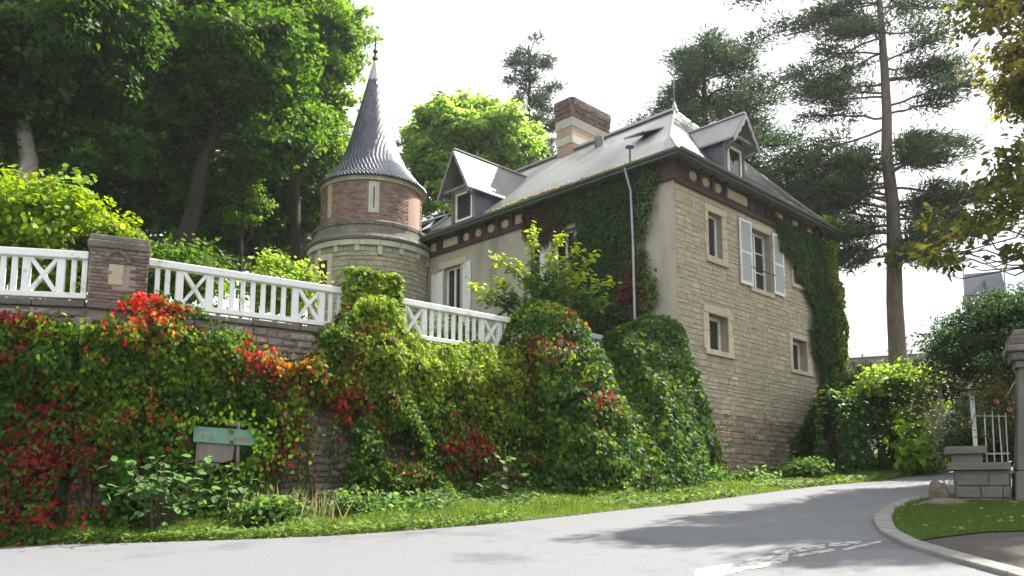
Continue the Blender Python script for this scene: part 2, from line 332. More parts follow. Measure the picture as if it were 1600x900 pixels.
KI = [gnd(*q) for q in ((1500, 776), (1458, 783), (1424, 790), (1400, 802), (1394, 817), (1402, 834), (1436, 852), (1510, 874), (1600, 899), (1720, 930))]
mb = MB()                                                 # road as a fan of quads between its two edges
LE = edge_xy; RE = [(-60, -12), (-20, -12), (-8, -10), (-3, -8), (0, -6), (2, -3), (3.5, 0), (4.3, 3), (4.5, 5)] + [(p[0] * .6 + q[0] * .4, p[1] * .6 + q[1] * .4) for p, q in zip(KO[::-1], KI[::-1])] + [(11, 20.2), (16, 24.2), (22.5, 30), (30, 36)]
def resample(pl, n):
    pl = np.array(pl, float); d = np.concatenate([[0], np.cumsum(np.linalg.norm(np.diff(pl, axis=0), axis=1))]); t = np.linspace(0, d[-1], n)
    return np.stack([np.interp(t, d, pl[:, i]) for i in range(pl.shape[1])], 1)
rl, rr = resample(LE, 90), resample(RE, 90)
verts = []; faces = []
for i in range(90):
    for k in range(7):
        p = rl[i] * (1 - k / 6) + rr[i] * k / 6; verts.append((p[0], p[1], gz(p[0], p[1]) + .012))
for i in range(89):
    for k in range(6): a = i * 7 + k; faces.append((a, a + 1, a + 8, a + 7))
mb.v, mb.f = verts, faces; road = mb.build('road', 'road'); road['kind'] = 'structure'
kerb = bpy.data.objects.new('kerb', None); col.objects.link(kerb); kerb['kind'] = 'structure'
ko, ki = resample([p[:2] for p in KO], 23), resample([p[:2] for p in KI], 23); ko = ko * .72 + ki * .28
for i in range(22):
    g = .012
    def lp(A, t): return A[i] * (1 - t) + A[i + 1] * t
    dz = .07 if i > 2 else .05
    q = [lp(ko, g), lp(ki, g), lp(ki, 1 - g), lp(ko, 1 - g)]
    b = MB(); b.hexa([(p[0], p[1], gz(*p) - .05) for p in q], [(p[0], p[1], gz(*p) + dz) for p in q]); b.build('kerb_stone', 'kerb', kerb, bevel=.02)
kz = lambda p, d: (p[0], p[1], gz(p[0], p[1]) + d)
isl = [p[:2] for p in KI[:7]] + [gnd(1470, 846)[:2], gnd(1540, 838)[:2], gnd(1600, 836)[:2], gnd(1720, 836)[:2], np.array([12, 14.4]), np.array([11, 16]), np.array([9, 16.2])]
lawn_poly = np.array(isl)
MB().poly([kz(p, .06) for p in isl]).build('lawn_ground', 'lawnbase')['kind'] = 'structure'
drv = [p[:2] for p in KI[6:]] + [np.array([9, 6]), np.array([16, 9]), np.array([14, 12.4])] + [gnd(1720, 836)[:2], gnd(1600, 836)[:2], gnd(1540, 838)[:2], gnd(1470, 846)[:2]]
MB().poly([kz(p, .045) for p in drv]).build('gravel_drive', 'gravel')['kind'] = 'structure'
# worn give-way line painted across the mouth of the side road
def strip(px, seg=0):
    b = MB(); px = np.array(px, float); N = 26; xs = np.linspace(px[0, 0], px[-1, 0], N); ys = np.interp(xs, px[:, 0], px[:, 1]) + rng.normal(0, .25, N); hs = np.interp(xs, px[:, 0], px[:, 2]) * rng.uniform(.88, 1.1, N)
    for i in range(N - 1):                                # ragged, worn edges
        if rng.random() < seg: continue
        b.poly([kz(gnd(xs[i], ys[i] + hs[i]), .017), kz(gnd(xs[i + 1], ys[i + 1] + hs[i + 1]), .017), kz(gnd(xs[i + 1], ys[i + 1]), .017), kz(gnd(xs[i], ys[i]), .017)])
    return b
mk = bpy.data.objects.new('road_marking', None); col.objects.link(mk); mk['kind'] = 'structure'
strip([(1085, 892, 16), (1130, 884, 18), (1170, 876, 17), (1205, 870, 16), (1232, 867, 11)]).build('painted_dash', 'paint', mk)
strip([(1205, 864, 4), (1235, 859, 8), (1262, 855, 8), (1290, 852, 7)]).build('painted_dash', 'paint', mk)
strip([(1240, 869, 4), (1275, 863, 5), (1305, 859, 4)]).build('painted_dash', 'paint', mk)
strip([(1295, 850, 6), (1320, 849, 6), (1345, 846, 5)]).build('painted_dash', 'paint', mk)
strip([(1318, 859, 4), (1350, 852, 4), (1378, 846, 3)]).build('painted_dash', 'paint', mk)

# ------------------------------------------------------------------ garden wall line
A0, A1, A2, A3, A4, A5, A6 = [np.array(p) for p in ((-16.5, 14.9), (-8.73, 16.55), (-7.71, 17.01), (-4.04, 19.54), (-3.06, 20.31), (0, 22.92), (5.0, 24.75))]
WP = [A0, A1, A2, A3, A4, A5, A6]
wall_len = np.concatenate([[0], np.cumsum([np.linalg.norm(WP[i + 1] - WP[i]) for i in range(6)])])
def wpt(s):
    i = int(np.clip(np.searchsorted(wall_len, s) - 1, 0, 5)); d = (WP[i + 1] - WP[i]) / (wall_len[i + 1] - wall_len[i])
    return WP[i] + d * (s - wall_len[i]), d, np.array([d[1], -d[0]])
WTOP = 5.58
VERGE_IN = []
vg = MB()                                                 # banked grass verge from the road edge up to the wall and house
inner = [(-60, 20.5)] + [tuple(wpt(s)[0] + wpt(s)[2] * -.1) for s in np.linspace(0, wall_len[-1], 26)] + [tuple(HP(a, -.02, 0)[:2]) for a in np.linspace(.3, 10.5, 8)] + [(17.5, 33), (25, 39)]
ei, ii = resample(edge_xy, 110), resample(inner, 110)
# pair verge columns by projecting along the wall normal (nearest inner point), keeps quads tidy
vv = []; ff = []; NK = 8
for i in range(110):
    for k in range(NK + 1):
        u = k / NK; p = ei[i] * (1 - u) + ii[i] * u; bump = .06 * math.sin(min(1, u * 1.6) * math.pi / 2) + .05 * math.sin(p[0] * 3.1 + p[1] * 1.7) * min(1, u * 4)
        vv.append((p[0], p[1], gz(p[0], p[1]) + .02 + bump * min(1, u * 6)))
for i in range(109):
    for k in range(NK): a = i * (NK + 1) + k; ff.append((a, a + 1, a + NK + 2, a + NK + 1))
vg.v, vg.f = vv, ff; verge = vg.build('verge', 'grassbase', smooth=True); verge['kind'] = 'structure'
def verge_pt(i, u):
    i = np.clip(i, 0, 108.999); k = i.astype(int); f = (i - k)[:, None]
    e = ei[k] * (1 - f) + ei[k + 1] * f; n = ii[k] * (1 - f) + ii[k + 1] * f; p = e * (1 - u[:, None]) + n * u[:, None]
    bump = .06 * np.sin(np.minimum(1, u * 1.6) * math.pi / 2) + .05 * np.sin(p[:, 0] * 3.1 + p[:, 1] * 1.7) * np.minimum(1, u * 4)
    return np.column_stack([p, gz(p[:, 0], p[:, 1]) + .02 + bump * np.minimum(1, u * 6)])
# raised garden behind the wall and the slope of the wood
terr = [(-60, 18)] + [tuple(p) for p in (A0 + [0, .25], A1 + [0, .25], A2 + [-.1, .25], A3 + [-.1, .25], A4 + [-.1, .25], A5 + [-.1, .25])] + [tuple(HP(.2, .3, 0)[:2]), tuple(HP(10.4, .3, 0)[:2]), tuple(HP(10.4, 22, 0)[:2]), (-8, 46), (-60, 46)]
MB().poly([(p[0], p[1], 5.45) for p in terr]).build('garden_terrace', 'grassbase')['kind'] = 'structure'
grid_sheet('wooded_slope', np.arange(-80, 5, 6.0), np.arange(38, 130, 6.0), lambda X, Y: 5.3 + np.clip(Y - 40, 0, 90) * .22 - np.clip(X + 12, 0, 20) * .2, 'soil')
#@@PART2
# ------------------------------------------------------------------ garden wall, coping, visible rubble
gw = thing('garden_wall', (*A3, 1.2), 'long rubble retaining wall under the white railings, almost hidden by creeper', 'wall')
core = MB(); specs = []
BARE = [(475, 765, 60, 55), (500, 690, 40, 60), (440, 538, 55, 30), (150, 492, 75, 20), (40, 482, 60, 14), (346, 684, 52, 34), (130, 765, 40, 25), (600, 700, 30, 25), (330, 505, 60, 16)]
def WF(i):
    P, Q = WP[i], WP[i + 1]; d = (Q - P) / np.linalg.norm(Q - P); n = np.array([d[1], -d[0]])
    return (lambda t, o, z: np.array([*(P + d * t + n * o), z])), np.linalg.norm(Q - P), math.atan2(n[0], -n[1])
for i in range(6):
    F, L, ang = WF(i); core.fbox(F, 0, L, -.5, 0, .2, WTOP - .13)
    z = 1.0
    while z < WTOP - .3:
        h = random.uniform(.13, .2); t = -random.uniform(0, .2)
        while t < L - .2:
            l = min(random.uniform(.14, .42), L - t); c = F(t + l / 2, .0 + random.uniform(-.02, .03), z + h / 2 + random.uniform(-.025, .025)); q = proj(c)[0]
            if any(((q[0] - e[0]) / (e[2] + 14)) ** 2 + ((q[1] - e[1]) / (e[3] + 14)) ** 2 < 1 for e in BARE):
                specs.append((c, ang + random.uniform(-.06, .06), l + .01, .16, h * random.uniform(.85, 1.12)))
            t += l
        z += h
core.build('wall_core', 'rubble', gw)
lay_stones('stone', specs, STONES['rubble'], 'rubble', gw)
for i in range(6):
    F, L, ang = WF(i); n = max(1, round(L / 1.05))
    for k in range(n):
        MB().fbox(F, L * k / n + .008, L * (k + 1) / n - .008, -.56, .10, WTOP - .125 + random.uniform(-.006, .006), WTOP + random.uniform(-.008, .012)).build('coping_stone', 'darkstone', gw, bevel=.02)

# ------------------------------------------------------------------ piers
def pier(F, L, ang, zt, lab, bricks, depth=.62):
    c = F(L / 2, -.25, WTOP); p = thing('brick_pier', c, lab, 'pier', None)
    MB().fbox(F, .02, L - .02, -depth + .1, .06, WTOP - .1, zt - .26).build('core', 'brickmortar', p)
    cp = MB(); cp.fbox(F, -.04, L + .04, -depth + .04, .13, zt - .28, zt - .12); cp.fbox(F, -.01, L + .01, -depth + .08, .10, zt - .12, zt); cp.build('cap', 'darkstone', p, bevel=.025)
    if bricks:
        z = WTOP + .01; row = 0
        while z < zt - .33:
            t = .03 - (.11 if row % 2 else 0)
            while t < L - .05:
                l = .215; t0, t1 = max(t, .03), min(t + l, L - .03)
                q = proj(F((t0 + t1) / 2, .08, z + .03))[0]
                if t1 - t0 > .05 and not (172 < q[0] < 204 and 412 < q[1] < 454):
                    inst('brick', BRICKS['oldbrick'][row % 4], p, F((t0 + t1) / 2, .055, z + .033), (0, 0, ang + random.uniform(-.01, .01)), (t1 - t0 - .012, .05 + random.uniform(0, .02), .064))
                t += l
            d0 = -depth + .12
            while d0 < .0:                                # the side facing the house
                inst('brick', BRICKS['oldbrick'][(row + 1) % 4], p, F(L - .025, d0 + .1, z + .033), (0, 0, ang + R(90)), (.2, .05, .064)); d0 += .215
            z += .076; row += 1
        q0, q1 = .38, .66
        MB().fbox(F, q0, q1, .04, .085, 5.98, 6.42).build('niche_plaque', 'cream', p, bevel=.01)
        a = MB()
        for k in range(7):                                # arched hood over the niche
            u0, u1 = math.pi * (1 - k / 7), math.pi * (1 - (k + 1) / 7); m = (q0 + q1) / 2
            a.hexa([F(m + .19 * math.cos(u), o, 6.46 + .2 * math.sin(u)) for u, o in ((u0, .05), (u1, .05), (u1, .115), (u0, .115))], [F(m + .27 * math.cos(u), o, 6.46 + .28 * math.sin(u)) for u, o in ((u0, .05), (u1, .05), (u1, .115), (u0, .115))])
        a.build('niche_hood', 'darkstone', p)
    return p
F1, L1, an1 = WF(1); pier(F1, L1, an1, 7.02, 'weathered brick pier with a small niche between two white railings', True)
F3, L3, an3 = WF(3); p2 = pier(F3, L3, an3, 7.06, 'old stone pier wrapped in yellow-green creeper in front of the round tower', False)
# ------------------------------------------------------------------ railings
def railing(P, Q, items, lab, o=-.12, zb=5.66, zt=6.66, ends=True):
    P, Q = np.array(P), np.array(Q); d = (Q - P) / np.linalg.norm(Q - P); n = np.array([d[1], -d[0]]); L = np.linalg.norm(Q - P)
    F = lambda t, oo, z: np.array([*(P + d * t + n * (oo + o)), z])
    ts = np.linspace(0, L, 300); pxs = proj(np.array([F(t, .05, 6.15) for t in ts]))[:, 0]
    T = lambda px: float(np.interp(px, pxs, ts))
    r = thing('railing', F(L / 2, 0, zb), lab, 'railing', 'white railings along the top of the garden wall')
    MB().fbox(F, 0, L, -.11, .11, zt - .16, zt).build('top_rail', 'white', r, bevel=.02)
    MB().fbox(F, 0, L, -.08, .08, zb, zb + .115).build('bottom_rail', 'white', r, bevel=.012)
    z0, z1 = zb + .115, zt - .16
    for it in items:
        if it[0] == 'p': t = T(it[1]); MB().fbox(F, t - .052 + random.uniform(-.006, .006), t + .052, -.028, .028, z0, z1).build('picket', 'white', r, bevel=.008)
        if it[0] == 'P': t = T(it[1]); MB().fbox(F, t - .078, t + .078, -.045, .045, z0, z1).build('post', 'white', r, bevel=.01)
        if it[0] == 'X':
            ta, tb = T(it[1]) + .08, T(it[2]) - .08
            up = np.array([*n, 0])
            for k, (za, zc) in enumerate(((z0 + .02, z1 - .02), (z1 - .02, z0 + .02))): MB().beam(F(ta, .003 * k, za), F(tb, .003 * k, zc), .095, .07 + .012 * k, up=(0, 0, 1)).build('cross_brace', 'white', r)
    return r
pk = lambda *a: [('p', x) for x in a]
railing(A0 + (A1 - A0) * .02, A1 - (A1 - A0) / np.linalg.norm(A1 - A0) * .02, pk(-300, -282, -264, -246, -228, -210, -192, -174, -156, -137, -118, -100, -82, -64, -46) + [('P', -28)] + pk(-12, 3, 21) + [('P', 40), ('X', 40, 94), ('P', 94)] + pk(114, 131),
        'white railing at the left of the brick pier, with one crossed bay')
railing(A2 + .01, A3, pk(246, 262) + [('P', 281), ('X', 281, 328), ('P', 328)] + pk(346, 363, 380, 396, 412, 428, 444) + [('P', 462), ('X', 462, 503), ('P', 503)] + pk(517, 531),
        'long white railing with two crossed bays between the brick pier and the creeper-covered pier')
railing(A4, A5, pk(619) + [('P', 632), ('X', 632, 664), ('P', 664)] + pk(676, 688, 699, 710, 721, 732, 742) + [('P', 754), ('X', 754, 782), ('P', 782)] + pk(791),
        'white railing below the front door window, half buried in bright creeper')
railing((2.38, 24.94), (3.0, 25.6), pk(922, 929, 937, 943), 'short white piece of railing poking out of dark ivy near the house corner')

# ------------------------------------------------------------------ house
house = thing('house', HP(5, 6, 5.4), 'tall stone house with slate roof, dormers and a banded chimney above the road bend', 'house')
FR = lambda t, o, z: HP(t, -o, z)
FL = lambda t, o, z: HP(-o, t, z)
AR, AL = math.atan2(.70339, .7108), math.atan2(-.7108, .70339)
def wall_holes(F, t0, t1, z0, z1, holes, dep=.34):
    mb = MB(); T = sorted({t0, t1, *[h[0] for h in holes], *[h[1] for h in holes]}); Z = sorted({z0, z1, *[h[2] for h in holes], *[h[3] for h in holes]})
    for i in range(len(T) - 1):
        for k in range(len(Z) - 1):
            m, n = (T[i] + T[i + 1]) / 2, (Z[k] + Z[k + 1]) / 2
            if any(h[0] < m < h[1] and h[2] < n < h[3] for h in holes): continue
            mb.poly([F(T[i], 0, Z[k]), F(T[i + 1], 0, Z[k]), F(T[i + 1], 0, Z[k + 1]), F(T[i], 0, Z[k + 1])])
    for a, b, c, d in holes:
        for p, q in (((a, c), (b, c)), ((b, c), (b, d)), ((b, d), (a, d)), ((a, d), (a, c))): mb.poly([F(p[0], 0, p[1]), F(q[0], 0, q[1]), F(q[0], -dep - .06, q[1]), F(p[0], -dep - .06, p[1])])
        mb.poly([F(a, -dep - .06, c), F(b, -dep - .06, c), F(b, -dep - .06, d), F(a, -dep - .06, d)])
    return mb
def window(F, t0, t1, z0, z1, dep=.26, cols=2, rows=2, parent=None, name='window', fw=.075, curtain=False, open_px=None):
    par = parent or house; b = MB(); m = fw
    b.fbox(F, t0, t0 + m, -dep - .05, -dep + .02, z0, z1); b.fbox(F, t1 - m, t1, -dep - .05, -dep + .02, z0, z1)
    b.fbox(F, t0 + m, t1 - m, -dep - .05, -dep + .02, z0, z0 + m); b.fbox(F, t0 + m, t1 - m, -dep - .05, -dep + .02, z1 - m, z1)
    for k in range(1, cols): t = t0 + (t1 - t0) * k / cols; b.fbox(F, t - .045, t + .045, -dep - .048, -dep + .023, z0 + m, z1 - m)
    for k in range(1, rows):
        z = z0 + (z1 - z0) * k / rows
        for c in range(cols):
            ta = t0 + (t1 - t0) * c / cols + (.045 if c else m); tb = t0 + (t1 - t0) * (c + 1) / cols - (.045 if c < cols - 1 else m)
            b.fbox(F, ta, tb, -dep - .04, -dep + .012, z - .018, z + .018)
    wdw = b.build(name, 'white', par)
    if parent is None: q = wdw
    MB().fbox(F, t0 + m * .5, t1 - m * .5, -dep - .036, -dep - .022, z0 + m * .5, z1 - m * .5).build('pane', 'glass', wdw if parent is None else par)
    if curtain: MB().fbox(F, t0 + .05, t1 - .05, -dep - .058, -dep - .052, z0 + .02, z1 - .02).build('curtain', 'curtain', wdw if parent is None else par)
    return wdw
HOLES = [(1.88, 2.74, 9.5, 11.02), (4.60, 6.10, 8.95, 11.12), (1.74, 2.92, 6.36, 7.55), (7.45, 8.62, 6.33, 7.5), (7.8, 8.5, 9.65, 10.9)]
SURR = [(1.68, 3.04, 9.28, 11.26), (4.4, 6.32, 8.85, 11.3), (1.46, 3.22, 6.18, 7.84), (7.2, 8.98, 6.18, 7.72), (7.6, 8.7, 9.5, 11.1)]
sw = wall_holes(FR, 0, 10.5, 1.4, 11.66, HOLES).build('stone_wall', 'mortar', house)
specs = []; z = 1.75; r2 = random.Random(5)
while z < 11.5:
    h = r2.uniform(.11, .215); t = .02 + r2.uniform(-.25, 0); zz = z + h / 2
    while t < 10.45:
        l = r2.uniform(.2, .62) * (1 if z > 4.2 else .8); a, b = max(t, .03), min(t + l, 10.47)
        cuts = [(a, b)]
        for s in SURR:
            if s[2] - h * .3 < zz < s[3] + h * .3: cuts = [x for c in cuts for x in ((c[0], min(c[1], s[0])), (max(c[0], s[1]), c[1]))]
        for c in cuts:
            if c[1] - c[0] > .1: specs.append((FR((c[0] + c[1]) / 2, -.035, zz), AR, c[1] - c[0] - r2.uniform(.002, .014), .085 + r2.uniform(0, .018) + (r2.uniform(0, .04) if z < 4.3 else 0), h - r2.uniform(.001, .014)))
        t += l
    z += h
lay_stones('stone', [s for s in specs if s[0][2] >= 4.25], STONES['stone'], 'stone', sw); lay_stones('rough_stone', [s for s in specs if s[0][2] < 4.25], STONES['lowstone'], 'lowstone', sw, 300)
rl_holes = [(10.25, 11.25, 8.4, 10.92), (4.2, 5.2, 8.6, 11.0)]
wall_holes(FL, -.0, 20, 1.4, 11.66, rl_holes).build('rendered_wall', 'render', house)
b = MB(); b.poly([HP(10.5, 0, 1.4), HP(10.5, 20, 1.4), HP(10.5, 20, 12.2), HP(10.5, 0, 12.2)]); b.poly([HP(0, 20, 1.4), HP(10.5, 20, 1.4), HP(10.5, 20, 12.2), HP(0, 20, 12.2)]); b.build('rear_wall', 'render', house)
# dressed surrounds: jamb stones, lintels, sills as sub-parts of each window
def surround(F, wd, s, hole, mt, o=.035, sill=True, jambs=5):
    t0, t1, z0, z1 = s; a, b, c, d = hole; g = .006
    for side in ((t0, a), (b, t1)):
        for k in range(jambs):
            za, zb = c + (d - c) * k / jambs, c + (d - c) * (k + 1) / jambs
            MB().fbox(F, side[0] + (random.uniform(-.05, .06) if side[0] == t0 else 0), side[1] + (random.uniform(-.06, .05) if side[1] == t1 else 0), -.06, o + random.uniform(0, .006), za + g, zb - g).build('jamb_stone', mt, wd, bevel=.008)
    MB().fbox(F, t0, t1, -.06, o + .008, d + g, z1).build('lintel', mt, wd, bevel=.01)
    if sill: MB().fbox(F, t0 + .02, t1 - .02, -.2, o + .05, z0, c - g).build('sill', mt, wd, bevel=.012)
def louvre(F, t0, t1, z0, z1, par, o=.06, ang=0):
    b = MB(); w_ = .07
    G = lambda t, oo, z: F(t0 + (t - t0), oo + ang * (t - t0), z)
    b.fbox(G, t0, t0 + w_, o, o + .045, z0, z1); b.fbox(G, t1 - w_, t1, o, o + .045, z0, z1)
    zm = z0 + (z1 - z0) * .5
    for za, zb in ((z0, z0 + .11), (zm - .04, zm + .04), (z1 - .08, z1)): b.fbox(G, t0 + w_, t1 - w_, o + .002, o + .043, za, zb)
    s = b.build('shutter', 'white', par)
    sl = MB(); z = z0 + .12
    while z < z1 - .1:
        if abs(z - zm) > .06: sl.hexa([G(t0 + w_, o + .03, z), G(t1 - w_, o + .03, z), G(t1 - w_, o + .036, z), G(t0 + w_, o + .036, z)], [G(t0 + w_, o + .006, z + .042), G(t1 - w_, o + .006, z + .042), G(t1 - w_, o + .012, z + .042), G(t0 + w_, o + .012, z + .042)])
        z += .036
    bp = MB().fbox(G, t0 + w_, t1 - w_, o + .001, o + .005, z0 + .1, z1 - .07); sl.v_extra = None
    k = len(sl.v); sl.v += bp.v; sl.f += [tuple(k + i for i in f) for f in bp.f]
    q = sl.build('louvre_slats', 'shutter', par, kind='stuff'); return s
H0 = HOLES
w1 = window(FR, *H0[0], dep=.22, cols=1, rows=1); surround(FR, w1, SURR[0], H0[0], 'ashlar', jambs=4)
w2 = window(FR, *H0[1], dep=.26, cols=2, rows=3, fw=.09); 
MB().fbox(FR, 4.45, 6.25, -.06, .03, 11.125, 11.34).build('lintel', 'ashlar', w2, bevel=.01); MB().fbox(FR, 4.5, 6.2, -.2, .06, 8.78, 8.94).build('sill', 'ashlar', w2, bevel=.012)
for k in range(6): MB().fbox(FR, 6.105, 6.36 + random.uniform(-.05, .08), -.06, .022, 8.95 + .362 * k + .006, 8.95 + .362 * (k + 1) - .006).build('jamb_stone', 'ashlar', w2, bevel=.008)
louvre(FR, 3.80, 4.58, 8.92, 11.25, w2, .05, .02); louvre(FR, 6.13, 6.92, 8.95, 11.25, w2, .06, -.01)
gb = MB(); gb.tube([FR(4.5, .1, 9.62), FR(6.2, .1, 9.62)], .018); gb.tube([FR(4.5, .1, 9.62), FR(4.5, -.05, 9.62)], .018); gb.tube([FR(6.2, .1, 9.62), FR(6.2, -.05, 9.62)], .018); gb.build('guard_bar', 'iron', w2)
w3 = window(FR, *H0[2], dep=.30, cols=1, rows=1, fw=.11, curtain=False); surround(FR, w3, SURR[2], H0[2], 'ashlar', jambs=2)
a = MB(); 
for k in range(5):                                        # rounded shoulder of the right jamb
    u0, u1 = math.pi / 2 * (1 - k / 5), math.pi / 2 * (1 - (k + 1) / 5); cc = (2.78, 7.5)
    a.hexa([FR(cc[0] + .1 * math.cos(u), o, cc[1] + .1 * math.sin(u)) for u, o in ((u0, 0), (u1, 0), (u1, .055), (u0, .055))], [FR(cc[0] + .47 * math.cos(u), o, cc[1] + .40 * math.sin(u)) for u, o in ((u0, 0), (u1, 0), (u1, .055), (u0, .055))])
a.build('arch_stone', 'ashlar', w3)
w4 = window(FR, *H0[3], dep=.30, cols=1, rows=1, fw=.11, curtain=False); surround(FR, w4, SURR[3], H0[3], 'ashlar', jambs=2)
w5 = window(FR, *H0[4], dep=.22, cols=1, rows=2); surround(FR, w5, SURR[4], H0[4], 'ashlar', jambs=4)
def plank_shutter(F, t0, t1, z0, z1, par, o=.03, ang=0):
    b = MB(); n = 4; G = lambda t, oo, z: F(t, oo + ang * (t - t0), z)
    for k in range(n): b.fbox(G, t0 + (t1 - t0) * k / n + .004, t0 + (t1 - t0) * (k + 1) / n - .004, o, o + .035, z0, z1)
    for z in (z0 + .3, z1 - .42): b.fbox(G, t0 + .01, t1 - .01, o + .036, o + .052, z, z + .03)
    return b.build('shutter', 'white', par)
w6 = window(FL, *rl_holes[0], dep=.2, cols=2, rows=1); MB().fbox(FL, 9.85, 11.55, -.05, .045, 10.925, 11.2).build('lintel', 'ashlar', w6, bevel=.01)
for k in range(6): MB().fbox(FL, 11.255, 11.42, -.05, .02, 8.4 + .42 * k + .006, 8.4 + .42 * (k + 1) - .006).build('jamb_stone', 'ashlar', w6)
plank_shutter(FL, 11.28, 12.0, 8.35, 10.8, w6); plank_shutter(FL, 9.55, 10.22, 8.35, 10.95, w6, .03, -.12)
w7 = window(FL, *rl_holes[1], dep=.2, cols=2, rows=2); plank_shutter(FL, 5.22, 5.8, 8.6, 10.85, w7); MB().fbox(FL, 4.0, 5.4, -.05, .045, 11.005, 11.25).build('lintel', 'ashlar', w7)
# timber frieze with cream blocks and brackets under the eaves
fz = MB(); fz.fbox(FL, -.03, 20, -.1, .03, 11.665, 12.28); fz.fbox(FR, 0, 10.53, -.1, .03, 11.665, 12.28); frieze = fz.build('frieze', 'darktimber', house)
bm_ = MB(); bm_.fbox(FL, -.10, 20, .032, .10, 11.58, 11.70); bm_.fbox(FR, -.02, 10.6, .032, .10, 11.50, 11.67); bm_.build('timber_beam', 'timber', frieze, bevel=.01)
def block(F, t, wd, z0=11.78, z1=12.12, round_=False):
    MB().fbox(F, t - .30 * (wd / .34 if wd > .6 else 1), t + .30 * (wd / .34 if wd > .6 else 1), .031, .05, z0 - .07, z1 + .1).build('panel', 'timber', frieze)
    if round_:
        b = MB(); n = 14; lo = [F(t + wd / 2 * math.cos(2 * math.pi * k / n), .051, (z0 + z1) / 2 + .17 * math.sin(2 * math.pi * k / n)) for k in range(n)]; hi = [F(t + wd / 2 * .85 * math.cos(2 * math.pi * k / n), .085, (z0 + z1) / 2 + .145 * math.sin(2 * math.pi * k / n)) for k in range(n)]
        b.hexa(lo, hi).build('cream_block', 'cream', frieze)
    else: MB().fbox(F, t - wd / 2, t + wd / 2, .051, .085, z0, z1).build('cream_block', 'cream', frieze, bevel=.03)
for t, wd, rd in ((11.87, .34, 0), (10.78, .9, 0), (9.82, .34, 1), (9.10, .34, 1), (8.37, .40, 1), (7.60, .40, 1), (6.83, .40, 0), (6.05, .4, 1), (1.3, .5, 1), (12.6, .4, 0)): block(FL, t, wd, round_=rd)
for t, wd, rd in ((.99, .42, 1), (1.75, .42, 1), (2.50, .42, 1), (3.75, 1.3, 0), (6.76, .5, 0), (8.02, .4, 0), (9.2, .4, 1)): block(FR, t, wd, round_=rd)
def bracket(F, t):
    b = MB(); b.hexa([F(t - .055, .032, 11.7), F(t + .055, .032, 11.7), F(t + .055, .09, 11.7), F(t - .055, .09, 11.7)], [F(t - .055, .032, 12.27), F(t + .055, .032, 12.27), F(t + .055, .17, 12.27), F(t - .055, .17, 12.27)]); b.build('bracket', 'timber', frieze)
for t in (12.25, 11.4, 10.2, 9.46, 8.73, 7.98, 7.2, 6.45, 5.6, 4.7, 3.8, 2.9, 2.0, .5): bracket(FL, t)
for t in (.45, 1.37, 2.12, 2.95, 4.6, 5.2, 5.8, 6.3, 7.3, 8.5, 9.7, 10.3): bracket(FR, t)
cb = MB(); cb.fbox(FL, -.06, .45, .031, .07, 11.68, 12.27); cb.fbox(FR, 0, .5, .031, .07, 11.68, 12.27); cb.build('corner_plate', 'timber', frieze)
# roof
PF = [(-.5, 12.3), (.55, 13.0), (5.25, 16.85)]          # distance in from the wall, height
PB = [(-.5, 12.3), (.45, 13.3), (3.4, 16.85)]
rf = MB()
for i in (0, 1):
    a0, z0 = PF[i]; a1, z1 = PF[i + 1]; b0, b1 = PB[i][0], PB[i + 1][0]
    rf.poly([HP(a0, b0, PB[i][1]), HP(a0, 13, z0), HP(a1, 13, z1), HP(a1, b1, PB[i + 1][1])])
    rf.poly([HP(10.5 - a0, b0, PB[i][1]), HP(10.5 - a0, 13, z0), HP(10.5 - a1, 13, z1), HP(10.5 - a1, b1, PB[i + 1][1])])
    rf.poly([HP(a0, b0, PB[i][1]), HP(10.5 - a0, b0, PB[i][1]), HP(10.5 - a1, b1, PB[i + 1][1]), HP(a1, b1, PB[i + 1][1])])
for s in (0, 1):
    m_ = (lambda a: a) if s == 0 else (lambda a: 10.5 - a)
    rf.poly([HP(m_(-.5), 13, 12.3), HP(m_(-.5), 20.4, 12.3), HP(m_(5.25), 20.4, 15.95), HP(m_(5.25), 13, 15.95)])
rf.poly([HP(.55, 13, 12.4), HP(9.95, 13, 12.4), HP(5.25, 13, 16.8)]); rf.poly([HP(-.5, 20.4, 12.3), HP(11, 20.4, 12.3), HP(5.25, 20.4, 15.95)])
rf.poly([HP(-.5, -.5, 12.285), HP(-.5, 20.4, 12.285), HP(.1, 20.4, 12.285), HP(.1, -.5, 12.285)]); rf.poly([HP(.1, -.5, 12.285), HP(11, -.5, 12.285), HP(11, .1, 12.285), HP(.1, .1, 12.285)])
roof = rf.build('roof', 'slate', house)
